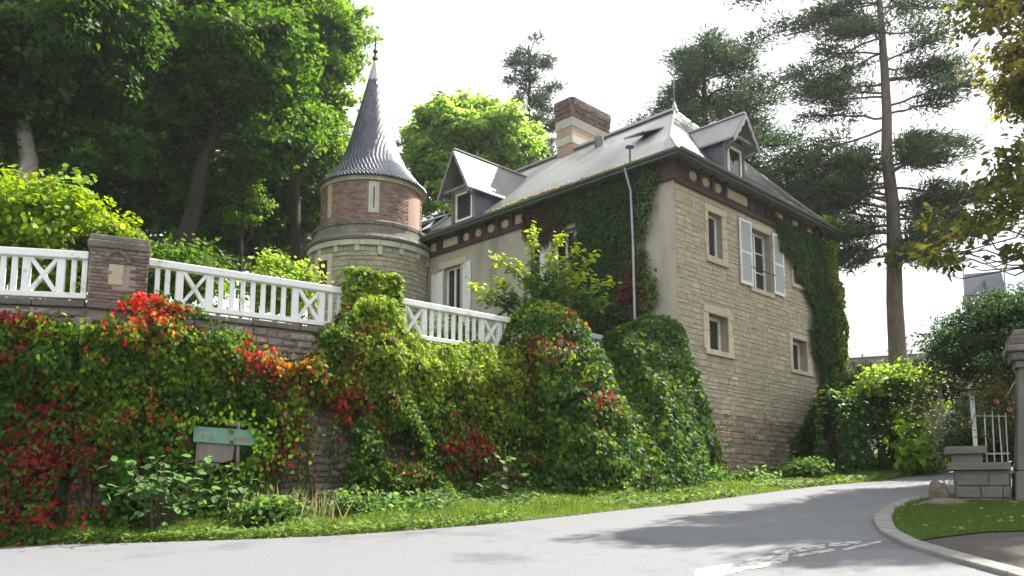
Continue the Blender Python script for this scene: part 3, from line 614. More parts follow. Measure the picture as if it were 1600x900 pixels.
def slates(name, prof, lo, hi, Q, wd=.34, row=.24):
    mb = MB(); r3 = random.Random(3)
    for i in range(len(prof) - 1):
        (d0, z0), (d1, z1) = prof[i], prof[i + 1]; ln = math.hypot(d1 - d0, z1 - z0); n = max(1, round(ln / row)); nd, nzz = -(z1 - z0) / ln, (d1 - d0) / ln
        for k in range(n):
            u0, u1 = k / n, min(1, (k + 1.12) / n); e0 = (lo[i] + (lo[i + 1] - lo[i]) * u0, hi[i] + (hi[i + 1] - hi[i]) * u0); e1 = (lo[i] + (lo[i + 1] - lo[i]) * u1, hi[i] + (hi[i + 1] - hi[i]) * u1)
            t = e0[0] - (wd / 2 if k % 2 else 0)
            while t < e0[1]:
                ta, tb = max(t + .004, e0[0]), min(t + wd - .004, e0[1]); tc, td = min(max(ta, e1[0]), e1[1]), min(max(tb, e1[0]), e1[1])
                l0, l1 = .022 + r3.uniform(0, .012), .006
                if tb - ta > .03: mb.poly([Q(ta, d0 + (d1 - d0) * u0 + nd * l0, z0 + (z1 - z0) * u0 + nzz * l0), Q(tb, d0 + (d1 - d0) * u0 + nd * l0, z0 + (z1 - z0) * u0 + nzz * l0), Q(td, d0 + (d1 - d0) * u1 + nd * l1, z0 + (z1 - z0) * u1 + nzz * l1), Q(tc, d0 + (d1 - d0) * u1 + nd * l1, z0 + (z1 - z0) * u1 + nzz * l1)])
                t += wd
    return mb.build('slates', 'slate', roof, kind='stuff')
slates('slates', PF, [-.5, .5, 3.4], [13, 13, 13], lambda t, d, z: HP(d, t, z))
slates('slates', PB, [-.5, .55, 5.25], [11, 9.95, 5.25], lambda t, d, z: HP(t, d, z))
slates('slates', [(-.5, 12.3), (5.25, 15.95)], [13, 13], [20.4, 20.4], lambda t, d, z: HP(d, t, z))
rc = MB(); rc.beam(HP(5.25, 3.3, 16.9), HP(5.25, 13.05, 16.9), .26, .10); rc.beam(HP(5.25, 13.1, 16.0), HP(5.25, 20.4, 16.0), .26, .10); rc.build('ridge_cap', 'lead', roof)
hc = MB()
for sa in (0, 1):
    m_ = (lambda a: a) if sa == 0 else (lambda a: 10.5 - a)
    hc.tube([HP(m_(PF[i][0]), PB[i][0], PB[i][1] + .02) for i in range(3)], .045)
hc.build('hip_cap', 'lead', roof)
MB().tube([HP(5.25, 3.4, 16.8), HP(5.25, 3.4, 17.25)], [.16, .03]).build('ridge_finial', 'lead', roof); MB().tube([HP(5.25, 3.4, 17.2), HP(5.25, 3.4, 19.0)], .015, 5).build('lightning_rod', 'pipe', roof)
gt = MB()
def gutter(b, p, q):
    n = 8; d = (q - p) / np.linalg.norm(q - p); o = np.cross(d, (0, 0, 1.0))
    prof = [(.085 * math.cos(math.pi + math.pi * k / n), .085 * math.sin(math.pi + math.pi * k / n)) for k in range(n + 1)]; prof += [(x * .85, y * .85 + .002) for x, y in prof[::-1]]
    b.hexa([p + o * x + np.array([0, 0, y]) for x, y in prof], [q + o * x + np.array([0, 0, y]) for x, y in prof])
gutter(gt, HP(-.585, -.585, 12.31), HP(-.585, 13.2, 12.31)); gutter(gt, HP(-.585, -.585, 12.31), HP(11.08, -.585, 12.31)); gt.build('gutter', 'zinc', house)
fa = MB(); fa.beam(HP(-.515, -.5, 12.24), HP(-.515, 20.4, 12.24), .03, .15); fa.beam(HP(-.5, -.515, 12.24), HP(11, -.515, 12.24), .03, .15); fa.build('fascia', 'zinc', house)
dp = MB(); dp.tube([HP(-.585, 1.5, 12.25), HP(-.52, 1.5, 12.1), HP(-.44, 1.46, 11.75), HP(-.38, 1.42, 11.5), HP(-.36, 1.38, 9.6)], .038, 8); dp.tube([HP(-.36, 1.38, 9.6), HP(-.36, 1.36, 5.5)], .045, 8); dp.build('downpipe', 'pipe', house)
vp = MB(); vp.tube([HP(-.3, 1.48, 12.4), HP(-.3, 1.48, 13.0)], .04, 8); vp.lathe(HP(-.3, 1.48, 0), [(.01, 13.14), (.15, 13.04), (.15, 13.01), (.04, 12.98)], 12); vp.build('vent_pipe', 'zinc', house)
cv = MB(); cv.lathe(HP(3.95, 6.2, 0), [(.02, 16.28), (.17, 16.24), (.19, 16.1), (.19, 15.5)], 14); cv.build('roof_cowl', 'zinc', house)
# chimney, banded stone with a brick head
FC = lambda t, o, z: HP(5.0 + t, 8.56 + o, z)            # t along the stone-front direction, o away
ch = MB().fbox(FC, .03, 2.55, .03, .92, 15.6, 17.6).build('chimney', 'cream', house)
for z0, z1, g, m in ((15.9, 17.12, .02, 'pinkrender'), (17.12, 17.5, -.01, 'paleband'), (17.5, 17.9, .0, 'pinkrender'), (17.9, 18.34, -.02, 'paleband')):
    MB().fbox(FC, g, 2.58 - g, g, .95 - g, z0 + .004, z1 - .004).build('stone_band', m, ch, bevel=.012)
MB().fbox(FC, .02, 2.56, .02, .93, 18.345, 19.2).build('brick_core', 'brickmortar', ch)
bk = []
z = 18.36; row = 0
while z < 19.18:
    ov = .02 if row < 3 else (.06 if row < 6 else .10)
    for face in range(4):
        Lx = 2.58 if face % 2 == 0 else .95; t = -(.11 if row % 2 else 0)
        while t < Lx:
            t0, t1 = max(t, 0), min(t + .22, Lx)
            if t1 - t0 > .04:
                m = (t0 + t1) / 2
                c, ang = {0: (FC(m, -ov, z + .033), AR), 2: (FC(m, .95 + ov, z + .033), AR + math.pi), 1: (FC(2.58 + ov, m, z + .033), AR + R(90)), 3: (FC(-ov, m, z + .033), AR - R(90))}[face]
                bk.append((BRICKS['oldbrick'][row % 4], Matrix.Translation(Vector(c)) @ Matrix.Rotation(ang, 4, 'Z') @ Matrix.Diagonal((t1 - t0 - .012, .09, .064, 1))))
            t += .22
    z += .076; row += 1
join_meshes('brickwork', bk, 'oldbrick', ch)
MB().fbox(FC, -.02, 2.6, -.02, .97, 19.19, 19.24).build('cap', 'darkstone', ch)
# dormers
def dormer(F, tc, half, zb, zw, zap, zev, span, rb, eb, ov=.65, fo=.1, sgn=1, win=(0, 0)):
    d = MB(); d.fbox(F, tc - half, tc + half, -.6, fo, zb, zw); 
    dm = d.build('dormer', 'weathered', house)
    for s in (-1, 1):
        c = MB(); t = tc + s * (half + .012); lo = [F(t - .02, fo - .03, zb), F(t - .02, fo - .03, zw + .05), F(t - .02, -eb, zw + .05), F(t - .02, -eb, zb)]; hi = [F(t + .02, fo - .03, zb), F(t + .02, fo - .03, zw + .05), F(t + .02, -eb, zw + .05), F(t + .02, -eb, zb)]
        c.hexa(lo, hi).build('cheek', 'cheek', dm)
        MB().fbox(F, t - .05, t + .05, fo - .02, fo + .045, zb, zw).build('corner_post', 'weathered', dm)
        r = MB(); r.hexa([F(tc, ov, zap - .07), F(tc + s * span, ov, zev - .07), F(tc + s * span, -eb, zev - .07), F(tc, -rb, zap - .07)], [F(tc, ov, zap), F(tc + s * span, ov, zev), F(tc + s * span, -eb, zev), F(tc, -rb, zap)])
        r.build('roof_slope', 'slate', dm)
        bb = MB(); n = 7
        for k in range(n):                               # scalloped bargeboard
            u0, u1 = k / n, (k + 1) / n; dpth = .20 + (.05 if k % 2 else 0)
            P = lambda u, dz, o: F(tc + s * span * u, o, zap + (zev - zap) * u - .02 - dz)
            bb.hexa([P(u0, 0, ov + .003), P(u1, 0, ov + .003), P(u1, dpth, ov + .003), P(u0, dpth, ov + .003)], [P(u0, 0, ov + .04), P(u1, 0, ov + .04), P(u1, dpth, ov + .04), P(u0, dpth, ov + .04)])
        bb.build('bargeboard', 'grey', dm)
        br = MB(); br.beam(F(tc + s * (half - .02), fo + .03, zw - .5), F(tc + s * (half + .12), ov - .1, zev - .12), .07, .09); br.build('brace', 'weathered', dm)
    g = MB(); g.poly([F(tc - half, fo - .02, zw), F(tc + half, fo - .02, zw), F(tc + span * .15, fo - .02, zap - .2), F(tc - span * .15, fo - .02, zap - .2)]); g.build('gable_board', 'darktimber', dm)
    tb = MB(); tb.beam(F(tc - span * .72, ov - .12, zev + .12), F(tc + span * .72, ov - .12, zev + .12), .09, .11); tb.beam(F(tc, ov - .12, zev + .1), F(tc, ov - .12, zap - .12), .08, .09); tb.build('collar_beam', 'weathered', dm)
    MB().beam(F(tc, ov, zap + .01), F(tc, -rb, zap + .01), .14, .05).build('ridge_cap', 'lead', dm)
    window(F, tc + win[0], tc + win[1], zb + .02, zw - .28, dep=-fo - .03, cols=1, rows=1, parent=dm, name='window_frame', fw=.085)
    return dm
dormer(FL, 9.97, .63, 12.62, 14.1, 15.5, 13.72, .93, 3.6, 1.6, win=(-.58, .42))
dormer(FR, 3.55, .6, 12.62, 13.95, 14.8, 13.72, .86, 1.75, 1.15, ov=.6, win=(-.46, .44))
# skylights
def skylight(b0, b1, a0, a1, lift):
    rz = lambda a: 13.0 + (a - .55) * (16.85 - 13.0) / 4.7
    S = lambda b, a, n: HP(a - n * .634, b, rz(a) + n * .773)
    s = MB()
    for p, q in (((b0, a0), (b1, a0)), ((b1, a0), (b1, a1)), ((b1, a1), (b0, a1)), ((b0, a1), (b0, a0))): s.beam(S(p[0], p[1], .05), S(q[0], q[1], .05), .08, .1)
    s = s.build('skylight', 'zinc', house)
    MB().hexa([S(b0, a0, .08), S(b1, a0, .08), S(b1, a1, .08), S(b0, a1, .08)], [S(b0, a0, .1), S(b1, a0, .1), S(b1, a1, .1), S(b0, a1, .1)]).build('pane', 'glass', s)
    sh = MB(); sh.hexa([S(b0, a0, .12 + lift), S(b1, a0, .12 + lift), S(b1, a1, .12), S(b0, a1, .12)], [S(b0, a0, .17 + lift), S(b1, a0, .17 + lift), S(b1, a1, .17), S(b0, a1, .17)]); sh.build('sash', 'lead', s)
skylight(2.15, 3.05, 1.75, 2.75, .34); skylight(13.3, 14.1, .9, 1.9, .3)

# ------------------------------------------------------------------ round tower
tower = thing('round_tower', (*TW[:2], 5.4), 'round stone and brick tower with a witch-hat slate spire left of the house', 'tower')
PHI0 = math.atan2(-TW[1], -TW[0])
def ring(name, prof, m, par=tower, n=72, smooth=False): return MB().lathe(TW, prof, n).build(name, m, par, smooth=smooth)
TF = lambda r, phi, z: np.array([TW[0] + r * math.cos(phi), TW[1] + r * math.sin(phi), z])
drum = ring('stone_drum', [(2.51, 4.5), (2.51, 11.52)], 'mortar')
specs = []; z = 7.3; r2 = random.Random(8); WN = PHI0 - R(47)
while z < 11.46:
    h = r2.uniform(.15, .23); h = min(h, 11.5 - z)
    if h < .08: break
    p = r2.uniform(0, .1)
    while p < 2 * math.pi - .05:
        l = r2.uniform(.22, .52) / 2.5; m = PHI0 - math.pi + p + l / 2; dphi = (m - WN)
        if not (abs(dphi) < .17 + l / 2 and 9.85 < z + h / 2 < 11.15): specs.append((TF(2.47, m, z + h / 2), m + R(90), l * 2.5 - r2.uniform(.012, .03), .11 + r2.uniform(0, .035), h - r2.uniform(.012, .028)))
        p += l
    z += h
lay_stones('stone', specs, STONES['towerstone'], 'towerstone', drum)
def arcbox(r0, r1, p0, p1, z0, z1, n=3):
    b = MB()
    for k in range(n):
        a, c = p0 + (p1 - p0) * k / n, p0 + (p1 - p0) * (k + 1) / n
        b.hexa([TF(r0, a, z0), TF(r0, c, z0), TF(r1, c, z0), TF(r1, a, z0)], [TF(r0, a, z1), TF(r0, c, z1), TF(r1, c, z1), TF(r1, a, z1)])
    return b
for s in (-1, 1): arcbox(2.45, 2.60, WN + s * .11, WN + s * .19, 9.85, 11.0, 1).build('jamb_stone', 'ashlar', drum)
arcbox(2.45, 2.60, WN - .2, WN + .2, 11.0, 11.24).build('lintel', 'ashlar', drum); arcbox(2.44, 2.53, WN - .11, WN + .11, 9.85, 11.0).build('window_recess', 'darktimber', drum)
for k in range(18):
    p = PHI0 - math.pi + 2 * math.pi * (k + .4) / 18; arcbox(2.45, 2.60, p - .036, p + .036, 11.27 - (.12 if k % 3 == 0 else 0), 11.515, 1).build('corbel', 'paleband', tower)
for k in range(20):
    p0 = 2 * math.pi * k / 20; arcbox(2.3, 2.64, p0 + .003, p0 + 2 * math.pi / 20 - .003, 11.52, 11.74).build('band_stone', 'paleband', tower)
ring('weathered_cornice', [(2.5, 11.742), (2.70, 11.76), (2.74, 11.85), (2.66, 11.98), (2.52, 12.0), (2.46, 12.2), (2.42, 12.42)], 'darkstone')
for k in range(22):
    p0 = 2 * math.pi * k / 22 + .1; dr = random.uniform(-.02, .03); arcbox(2.0, 2.46 + dr, p0 + .004, p0 + 2 * math.pi / 22 - .004, 12.425, 12.55 + random.uniform(0, .02)).build('ledge_stone', 'darkstone', tower); 
ring('ledge_slope', [(2.44, 12.57), (2.24, 12.68), (2.1, 12.69)], 'darkstone')
bd = ring('brick_drum', [(2.10, 12.6), (2.10, 14.45)], 'brickmortar')
bk = []; z = 12.70; row = 0; P1, P2_, P3 = PHI0 + R(2), PHI0 - R(53), PHI0 + R(59)
def skip(m, zz):
    if abs(m - P1) < .105 and 13.0 < zz < 14.32: return True
    if abs(m - P2_) < .06: return True
    return abs(m - P3) < .26 and zz < 14.2
while z < 14.38:
    n = 60
    for k in range(n):
        m = PHI0 + 2 * math.pi * (k + (row % 2) / 2) / n
        mm = (m - PHI0 + math.pi) % (2 * math.pi) - math.pi + PHI0
        if skip(mm, z + .03): continue
        ex = .03 if abs(mm - PHI0 + R(23)) < .05 or abs(mm - PHI0 - R(30)) < .05 else 0
        bk.append((BRICKS['brick'][row % 4], Matrix.Translation(Vector(TF(2.10, m, z + .033))) @ Matrix.Rotation(m + R(90), 4, 'Z') @ Matrix.Diagonal((2 * math.pi * 2.12 / n - .012, .05 + ex + random.uniform(0, .012), .064, 1))))
    z += .076; row += 1
join_meshes('brickwork', bk, 'brick', bd)
sl = arcbox(2.05, 2.165, P1 - .10, P1 + .10, 13.0, 14.3).build('slit_surround', 'paleband', tower); arcbox(2.16, 2.168, P1 - .012, P1 + .012, 13.2, 14.08, 1).build('slit', 'iron', sl)
arcbox(2.05, 2.15, P2_ - .055, P2_ + .055, 12.95, 14.38, 1).build('pilaster', 'cream', tower); arcbox(2.05, 2.115, P3 - .25, P3 + .25, 12.7, 14.2, 6).build('rendered_panel', 'pinkrender', tower)
for k in range(16):
    p0 = 2 * math.pi * k / 16; arcbox(2.0, 2.19, p0 + .003, p0 + 2 * math.pi / 16 - .003, 14.38, 14.60).build('eaves_stone', 'cream', tower)
SP = [(2.36, 14.56), (2.05, 14.86), (1.78, 15.2), (1.48, 15.6), (1.24, 16.1), (1.05, 16.65), (.90, 17.2), (.74, 17.85), (.58, 18.5), (.42, 19.15), (.27, 19.75)]
spire = MB().lathe(TW, [(2.2, 14.55)] + [(r - .02, z) for r, z in SP], 64).build('spire_roof', 'spire', tower)
r_, z_ = np.array([p[0] for p in SP]), np.array([p[1] for p in SP]); rows = np.arange(14.58, 19.7, .11); mb = MB(); r3 = random.Random(2)
for i, z in enumerate(rows):
    ra, rb = np.interp(z, z_, r_), np.interp(z + .16, z_, r_); n = max(10, int(2 * math.pi * ra / .16)); fl = i % 2 * .5
    for k in range(n):
        a = 2 * math.pi * (k + fl) / n; w_ = math.pi / n * .96; e = .016 + r3.uniform(0, .010)
        mb.poly([TF(ra + e, a - w_ * .55, z - .02), TF(ra + e + .004, a, z - .05), TF(ra + e, a + w_ * .55, z - .02), TF(ra + e * .8, a + w_, z + .03), TF(rb + .004, a + w_, z + .16), TF(rb + .004, a - w_, z + .16), TF(ra + e * .8, a - w_, z + .03)])
mb.build('slates', 'spire', spire, kind='stuff')
MB().lathe(TW, [(.31, 19.66), (.30, 19.72), (.20, 20.1), (.10, 20.55), (.06, 20.7), (.001, 20.72)], 20).build('lead_cap', 'lead', tower, smooth=True)
fi = MB(); c = TW
fi.lathe(c, [(.05, 20.6), (.13, 20.75), (.06, 20.9), (.05, 21.0), (.12, 21.10), (.05, 21.2), (.03, 21.3), (.018, 21.85), (.001, 21.95)], 10)
for k in range(4):
    a = k * math.pi / 2 + .4; dx, dy = math.cos(a), math.sin(a)
    fi.tube([(c[0] + dx * x, c[1] + dy * x, z) for x, z in ((.03, 21.35), (.10, 21.38), (.14, 21.46), (.10, 21.54), (.06, 21.5))], .014, 5); fi.tube([(c[0] + dx * x, c[1] + dy * x, z) for x, z in ((.03, 21.62), (.07, 21.65), (.09, 21.7), (.05, 21.72))], .012, 5)
fi.build('finial', 'iron', tower)
#@@PART3
# ------------------------------------------------------------------ creeper and ivy
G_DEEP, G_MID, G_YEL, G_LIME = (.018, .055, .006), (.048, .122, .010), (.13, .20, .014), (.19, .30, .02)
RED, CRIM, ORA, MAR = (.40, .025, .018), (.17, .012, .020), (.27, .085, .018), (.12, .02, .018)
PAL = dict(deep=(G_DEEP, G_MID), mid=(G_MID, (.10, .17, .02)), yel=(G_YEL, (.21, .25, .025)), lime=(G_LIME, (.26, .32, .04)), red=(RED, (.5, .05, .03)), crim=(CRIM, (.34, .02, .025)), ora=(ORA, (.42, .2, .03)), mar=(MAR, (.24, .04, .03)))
BLOBS = [('crim', 25, 498, 55, 18, .9), ('crim', 30, 560, 40, 22, .35), ('crim', 60, 640, 45, 20, .5), ('crim', 18, 700, 40, 32, .5), ('mar', 95, 695, 55, 45, .5), ('mar', 60, 770, 80, 40, .5), ('crim', 60, 805, 100, 16, .4), ('mar', 70, 720, 60, 30, .3), ('yel', 200, 650, 60, 40, .3), ('crim', 75, 632, 22, 10, .9),  # leaf colour patches; the lime and yellow ones also paint in sunlit leaves
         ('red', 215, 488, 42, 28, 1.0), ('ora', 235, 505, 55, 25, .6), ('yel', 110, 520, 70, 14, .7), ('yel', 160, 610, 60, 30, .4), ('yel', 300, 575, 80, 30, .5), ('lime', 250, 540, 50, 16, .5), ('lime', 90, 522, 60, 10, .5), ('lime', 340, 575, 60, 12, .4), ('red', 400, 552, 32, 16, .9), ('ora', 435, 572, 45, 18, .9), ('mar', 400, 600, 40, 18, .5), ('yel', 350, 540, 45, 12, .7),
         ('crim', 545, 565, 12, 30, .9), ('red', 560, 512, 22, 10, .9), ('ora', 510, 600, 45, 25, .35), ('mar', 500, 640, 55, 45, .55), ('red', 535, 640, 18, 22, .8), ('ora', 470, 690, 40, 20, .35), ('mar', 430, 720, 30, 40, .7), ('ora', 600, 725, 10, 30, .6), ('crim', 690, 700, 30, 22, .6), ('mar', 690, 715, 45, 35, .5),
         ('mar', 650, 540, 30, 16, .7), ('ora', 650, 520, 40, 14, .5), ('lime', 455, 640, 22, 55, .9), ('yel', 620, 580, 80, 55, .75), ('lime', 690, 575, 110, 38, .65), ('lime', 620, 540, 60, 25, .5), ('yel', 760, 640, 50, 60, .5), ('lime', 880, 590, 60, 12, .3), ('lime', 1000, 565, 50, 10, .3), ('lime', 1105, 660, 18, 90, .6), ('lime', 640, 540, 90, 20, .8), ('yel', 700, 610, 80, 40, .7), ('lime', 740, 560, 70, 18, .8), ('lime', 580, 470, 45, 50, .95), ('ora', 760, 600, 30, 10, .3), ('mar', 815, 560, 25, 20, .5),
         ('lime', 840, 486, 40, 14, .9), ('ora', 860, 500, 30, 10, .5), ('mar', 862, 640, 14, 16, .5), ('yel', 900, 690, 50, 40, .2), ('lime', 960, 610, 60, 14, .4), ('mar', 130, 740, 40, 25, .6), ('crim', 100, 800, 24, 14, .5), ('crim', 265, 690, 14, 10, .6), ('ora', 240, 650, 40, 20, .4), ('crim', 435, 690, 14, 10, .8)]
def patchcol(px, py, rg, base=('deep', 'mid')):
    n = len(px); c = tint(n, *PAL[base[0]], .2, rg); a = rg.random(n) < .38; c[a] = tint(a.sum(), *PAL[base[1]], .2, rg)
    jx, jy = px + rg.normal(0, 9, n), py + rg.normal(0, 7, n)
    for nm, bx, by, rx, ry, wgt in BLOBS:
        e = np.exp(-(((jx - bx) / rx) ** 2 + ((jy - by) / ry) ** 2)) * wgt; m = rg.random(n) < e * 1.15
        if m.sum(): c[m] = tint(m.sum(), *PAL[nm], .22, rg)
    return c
SL = wall_len[-1]
def spath(s):
    P = np.zeros((len(s), 2)); N = np.zeros((len(s), 2))
    for i in range(6):
        m = (s >= wall_len[i] - (99 if i == 0 else 0)) & (s < wall_len[i + 1] if i < 5 else s <= SL); d = (WP[i + 1] - WP[i]) / (wall_len[i + 1] - wall_len[i])
        P[m] = WP[i] + d * (s[m] - wall_len[i])[:, None]; N[m] = [d[1], -d[0]]
    m = s > SL; d = (A6 - A5) / np.linalg.norm(A6 - A5); P[m] = A6 + d * (s[m] - SL)[:, None]; N[m] = [d[1], -d[0]]
    return P, N
ss = np.linspace(0, SL + 3.2, 700); sp, sn = spath(ss); spx = proj(np.column_stack([sp, np.full(700, 4.2)]))[:, 0]
CT = np.array([(-600, 470), (-200, 478), (0, 486), (60, 492), (110, 505), (160, 502), (185, 474), (215, 462), (250, 476), (290, 486), (330, 500), (380, 528), (430, 552), (465, 556), (490, 520), (520, 505), (545, 470), (600, 470), (615, 520), (640, 530), (670, 545), (700, 545), (740, 540), (780, 548), (800, 500), (830, 474), (870, 482), (888, 515), (900, 590), (940, 592), (958, 522), (985, 510), (1010, 500), (1035, 500), (1052, 520), (1064, 555), (1078, 610), (1092, 665), (1104, 725), (1112, 775)], float)
szt = np.array([at(x, np.interp(x, CT[:, 0], CT[:, 1]), p[1])[2] for x, p in zip(spx, sp)])
def creeper(s0px, s1px, n, size, base, rg, thick=1.0, shape='rhomb'):
    ns = n // 14; k_ = rg.integers(0, ns, n); s_c = rg.uniform(np.interp(s0px, spx, ss), np.interp(s1px, spx, ss), ns); h_c = rg.random(ns); o_c = rg.random(ns); hang = np.abs(rg.normal(0, .16, n))
    s = np.clip(s_c[k_] + rg.normal(0, .12, n), np.interp(s0px, spx, ss), np.interp(s1px, spx, ss)); P, N = spath(s); zt = np.interp(s, ss, szt); gb = gz(P[:, 0], P[:, 1]) + .03
    px0 = np.interp(s, ss, spx)
    h = np.clip(h_c[k_] - (hang - .08) / np.maximum(zt - gb, .5), 0, 1); z = gb + (zt - gb) * h; q3 = np.column_stack([P, z])
    lump = vnoise(q3 * [1, 1, 1.3], 1.7, 3) * .55 + vnoise(q3, 4.5, 5) * .45
    right = np.clip((px0 - 760) / 120, 0, 1); bank = np.clip((px0 - 560) / 300, 0, 1)
    out = .10 + thick * (.72 * (1 - .55 * bank) * lump ** 1.3 + .35 * right * np.sin(np.clip(h, 0, 1) * 2.2 + .5) + .30 * (1 - h) ** 2 * (px0 < 430) + (1.45 * bank * (1 - np.clip(h, 0, 1) ** 5) + (.9 * bank + .5 + .5 * np.clip((px0 - 420) / 100, 0, 1)) * (1 - h) ** 2.2) * np.interp(px0, [960, 1060, 1110], [1, .75, .5]) * np.interp(px0, [900, 1000, 1060, 1150], [1, .72, .34, .14]))
    sm = np.clip((h - .58) / .25, 0, 1); out = out + .38 * sm * sm * (3 - 2 * sm) * (1 - right) * (.5 + .5 * vnoise(q3, 1.1, 55))
    topm = rg.random(n) < .10 * (px0 > 600) + .03
    d = out * (.30 + .85 * o_c[k_] ** .7) + rg.normal(0, .05, n) - hang * .12; z = np.where(topm, zt + rg.normal(0, .05, n), z); d = np.where(topm, rg.uniform(-.5, .4, n) * (right * .6 + .4), d)
    z = z + .12 * (lump - .5)
    PO = P + N * d[:, None]; z = z - (gz(P[:, 0], P[:, 1]) - gz(PO[:, 0], PO[:, 1])) * (1 - h) - .06 * (h < .1)
    W = np.column_stack([PO, z]); q = proj(np.column_stack([P + N * .25, z]))
    keep = np.ones(n, bool)
    for e in BARE:
        rr = ((q[:, 0] - e[0]) / e[2]) ** 2 + ((q[:, 1] - e[1]) / e[3]) ** 2 + .6 * (vnoise(q3, 6, 9) - .5)
        keep &= ~((rr < 1) & (rg.random(n) < .95))
    holes = vnoise(q3, 3.1, 21); keep &= ~((holes < .22) & (rg.random(n) < .75))
    nr = np.column_stack([N, np.full(n, .45)]); nr[topm] = (.1, -.2, 1)
    qc = np.zeros((ns, 2)); qc[k_] = q; cc = patchcol(qc[:, 0], qc[:, 1], rg, base); c = np.where(rg.random((n, 1)) < .72, cc[k_] * (1 + rg.normal(0, .14, (n, 1))), patchcol(q[:, 0], q[:, 1], rg, base))
    return W[keep], nr[keep], size * rg.uniform(.6, 1.3, keep.sum()), c[keep]
def vine_stems(name, par, s0px, s1px, n, rg, zlo=.1):
    b = MB()
    for k in range(n):
        s = rg.uniform(np.interp(s0px, spx, ss), np.interp(s1px, spx, ss)); pts = []; P, N = spath(np.array([s])); z = gz(*P[0]) + .05; zt = np.interp(s, ss, szt) - .3
        while z < zt:
            P, N = spath(np.array([np.clip(s, .2, SL + 2.5)])); o = .06 + .05 * rg.random(); pts.append((*(P[0] + N[0] * o), z)); z += rg.uniform(.3, .6); s += rg.normal(0, .14)
        if len(pts) > 2: b.tube(pts, list(np.linspace(.03, .008, len(pts))), 5)
    return b.build(name, 'stem', par)
rg = np.random.default_rng(101)
vc = thing('creeper', (*A2, .9), 'red, orange and yellow-green creeper tumbling over the long garden wall beneath the railings', 'climbing plant')
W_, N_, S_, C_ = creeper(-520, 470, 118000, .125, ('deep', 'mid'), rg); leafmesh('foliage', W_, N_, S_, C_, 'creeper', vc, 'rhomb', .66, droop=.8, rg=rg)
vine_stems('stem', vc, -300, 470, 60, rg)
vc2 = thing('creeper', (*A4, 1.2), 'golden and rust coloured creeper on the wall below the ivy-wrapped pier', 'climbing plant')
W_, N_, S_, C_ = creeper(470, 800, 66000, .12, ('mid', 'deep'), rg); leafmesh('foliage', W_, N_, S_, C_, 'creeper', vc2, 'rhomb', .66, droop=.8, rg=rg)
vine_stems('stem', vc2, 470, 800, 40, rg)
vc3 = thing('ivy', (4, 24.5, 2), 'deep green ivy bank swallowing the wall end and the foot of the house corner', 'climbing plant')
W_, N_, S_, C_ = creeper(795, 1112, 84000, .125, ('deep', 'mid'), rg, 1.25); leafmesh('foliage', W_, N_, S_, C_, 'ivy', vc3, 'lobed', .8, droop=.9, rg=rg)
vine_stems('stem', vc3, 800, 1060, 30, rg)
# creeper sleeve round the second pier
n = 5200; F3, L3, _ = WF(3); t = rg.uniform(-.15, L3 + .2, n); u = rg.random(n); z = 5.2 + 1.95 * rg.random(n) ** .8; side = rg.random(n)
o = .10 + .22 * vnoise(np.column_stack([t, z, u]), 5, 4) * rg.random(n) ** .5; P = np.array([F3(a, b, c) for a, b, c in zip(t, o, z)])
top = rg.random(n) < .18; P[top] = np.array([F3(a, b, c) for a, b, c in zip(rg.uniform(.1, L3 + .15, top.sum()), rg.uniform(-.6, .2, top.sum()), 7.08 + .12 * rg.random(top.sum()))])
keep = ~((t < .45) & (z > 5.9) & (rg.random(n) < .8)) | top; nr = np.tile([.4, -.6, .5], (n, 1))
sl2 = thing('creeper', F3(L3 / 2, .1, 5.6), 'bright lime creeper wrapping the stone pier in front of the round tower', 'climbing plant')
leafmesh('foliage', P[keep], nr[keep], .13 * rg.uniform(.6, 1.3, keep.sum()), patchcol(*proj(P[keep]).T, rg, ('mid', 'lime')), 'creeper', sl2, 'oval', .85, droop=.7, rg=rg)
b = MB()
for k in range(6): b.tube([F3(.2 + .12 * k, .08, 5.2), F3(.25 + .11 * k, .09, 6.1), F3(.15 + .14 * k, .08, 6.95)], [.02, .015, .008], 5)
b.build('stem', 'stem', sl2)
def facade_ivy(F, tz, n, size, rg, pal, outf, jn=(0, 0, 0)):
    pts = tz(n); t, z = pts[:, 0], pts[:, 1]; q3 = np.column_stack([t, z, t * 0]); lump = vnoise(q3 * 1.0, 2.4, 7)
    o = (.06 + outf(t, z) * (.35 + .65 * lump)) * (1 - .7 * rg.random(len(t)) ** 2)
    P = np.array([F(a, b, c) for a, b, c in zip(t, o, z)]); nrm = F(0, 1, 0) - F(0, 0, 0); nrm = np.tile(nrm + [0, 0, .4], (len(t), 1))
    return P, nrm, size * rg.uniform(.6, 1.35, len(t)), pal(t, z, len(t))
iv = thing('ivy', HP(-.2, 2.5, 5.5), 'dark ivy sheet climbing the rendered front up to the gutter beside the downpipe', 'climbing plant')
def tzA(n):
    t = rg.uniform(.55, 5.0, n * 2); z = rg.uniform(5.4, 12.2, n * 2); j = rg.normal(0, .12, n * 2)
    lo = 1.0 + .22 * np.sin(z * 2.1) + np.where(z > 11.55, -.7, 0); hi = 4.0 + .25 * np.sin(z * 1.4 + 1) + np.where(z > 11.2, .8, 0)
    m = (t + j > lo) & (t + j < hi) & ~((t > 1.24) & (t < 1.52) & (z < 11.3) & (rg.random(n * 2) < .85)); return np.column_stack([t, z])[m][:n]
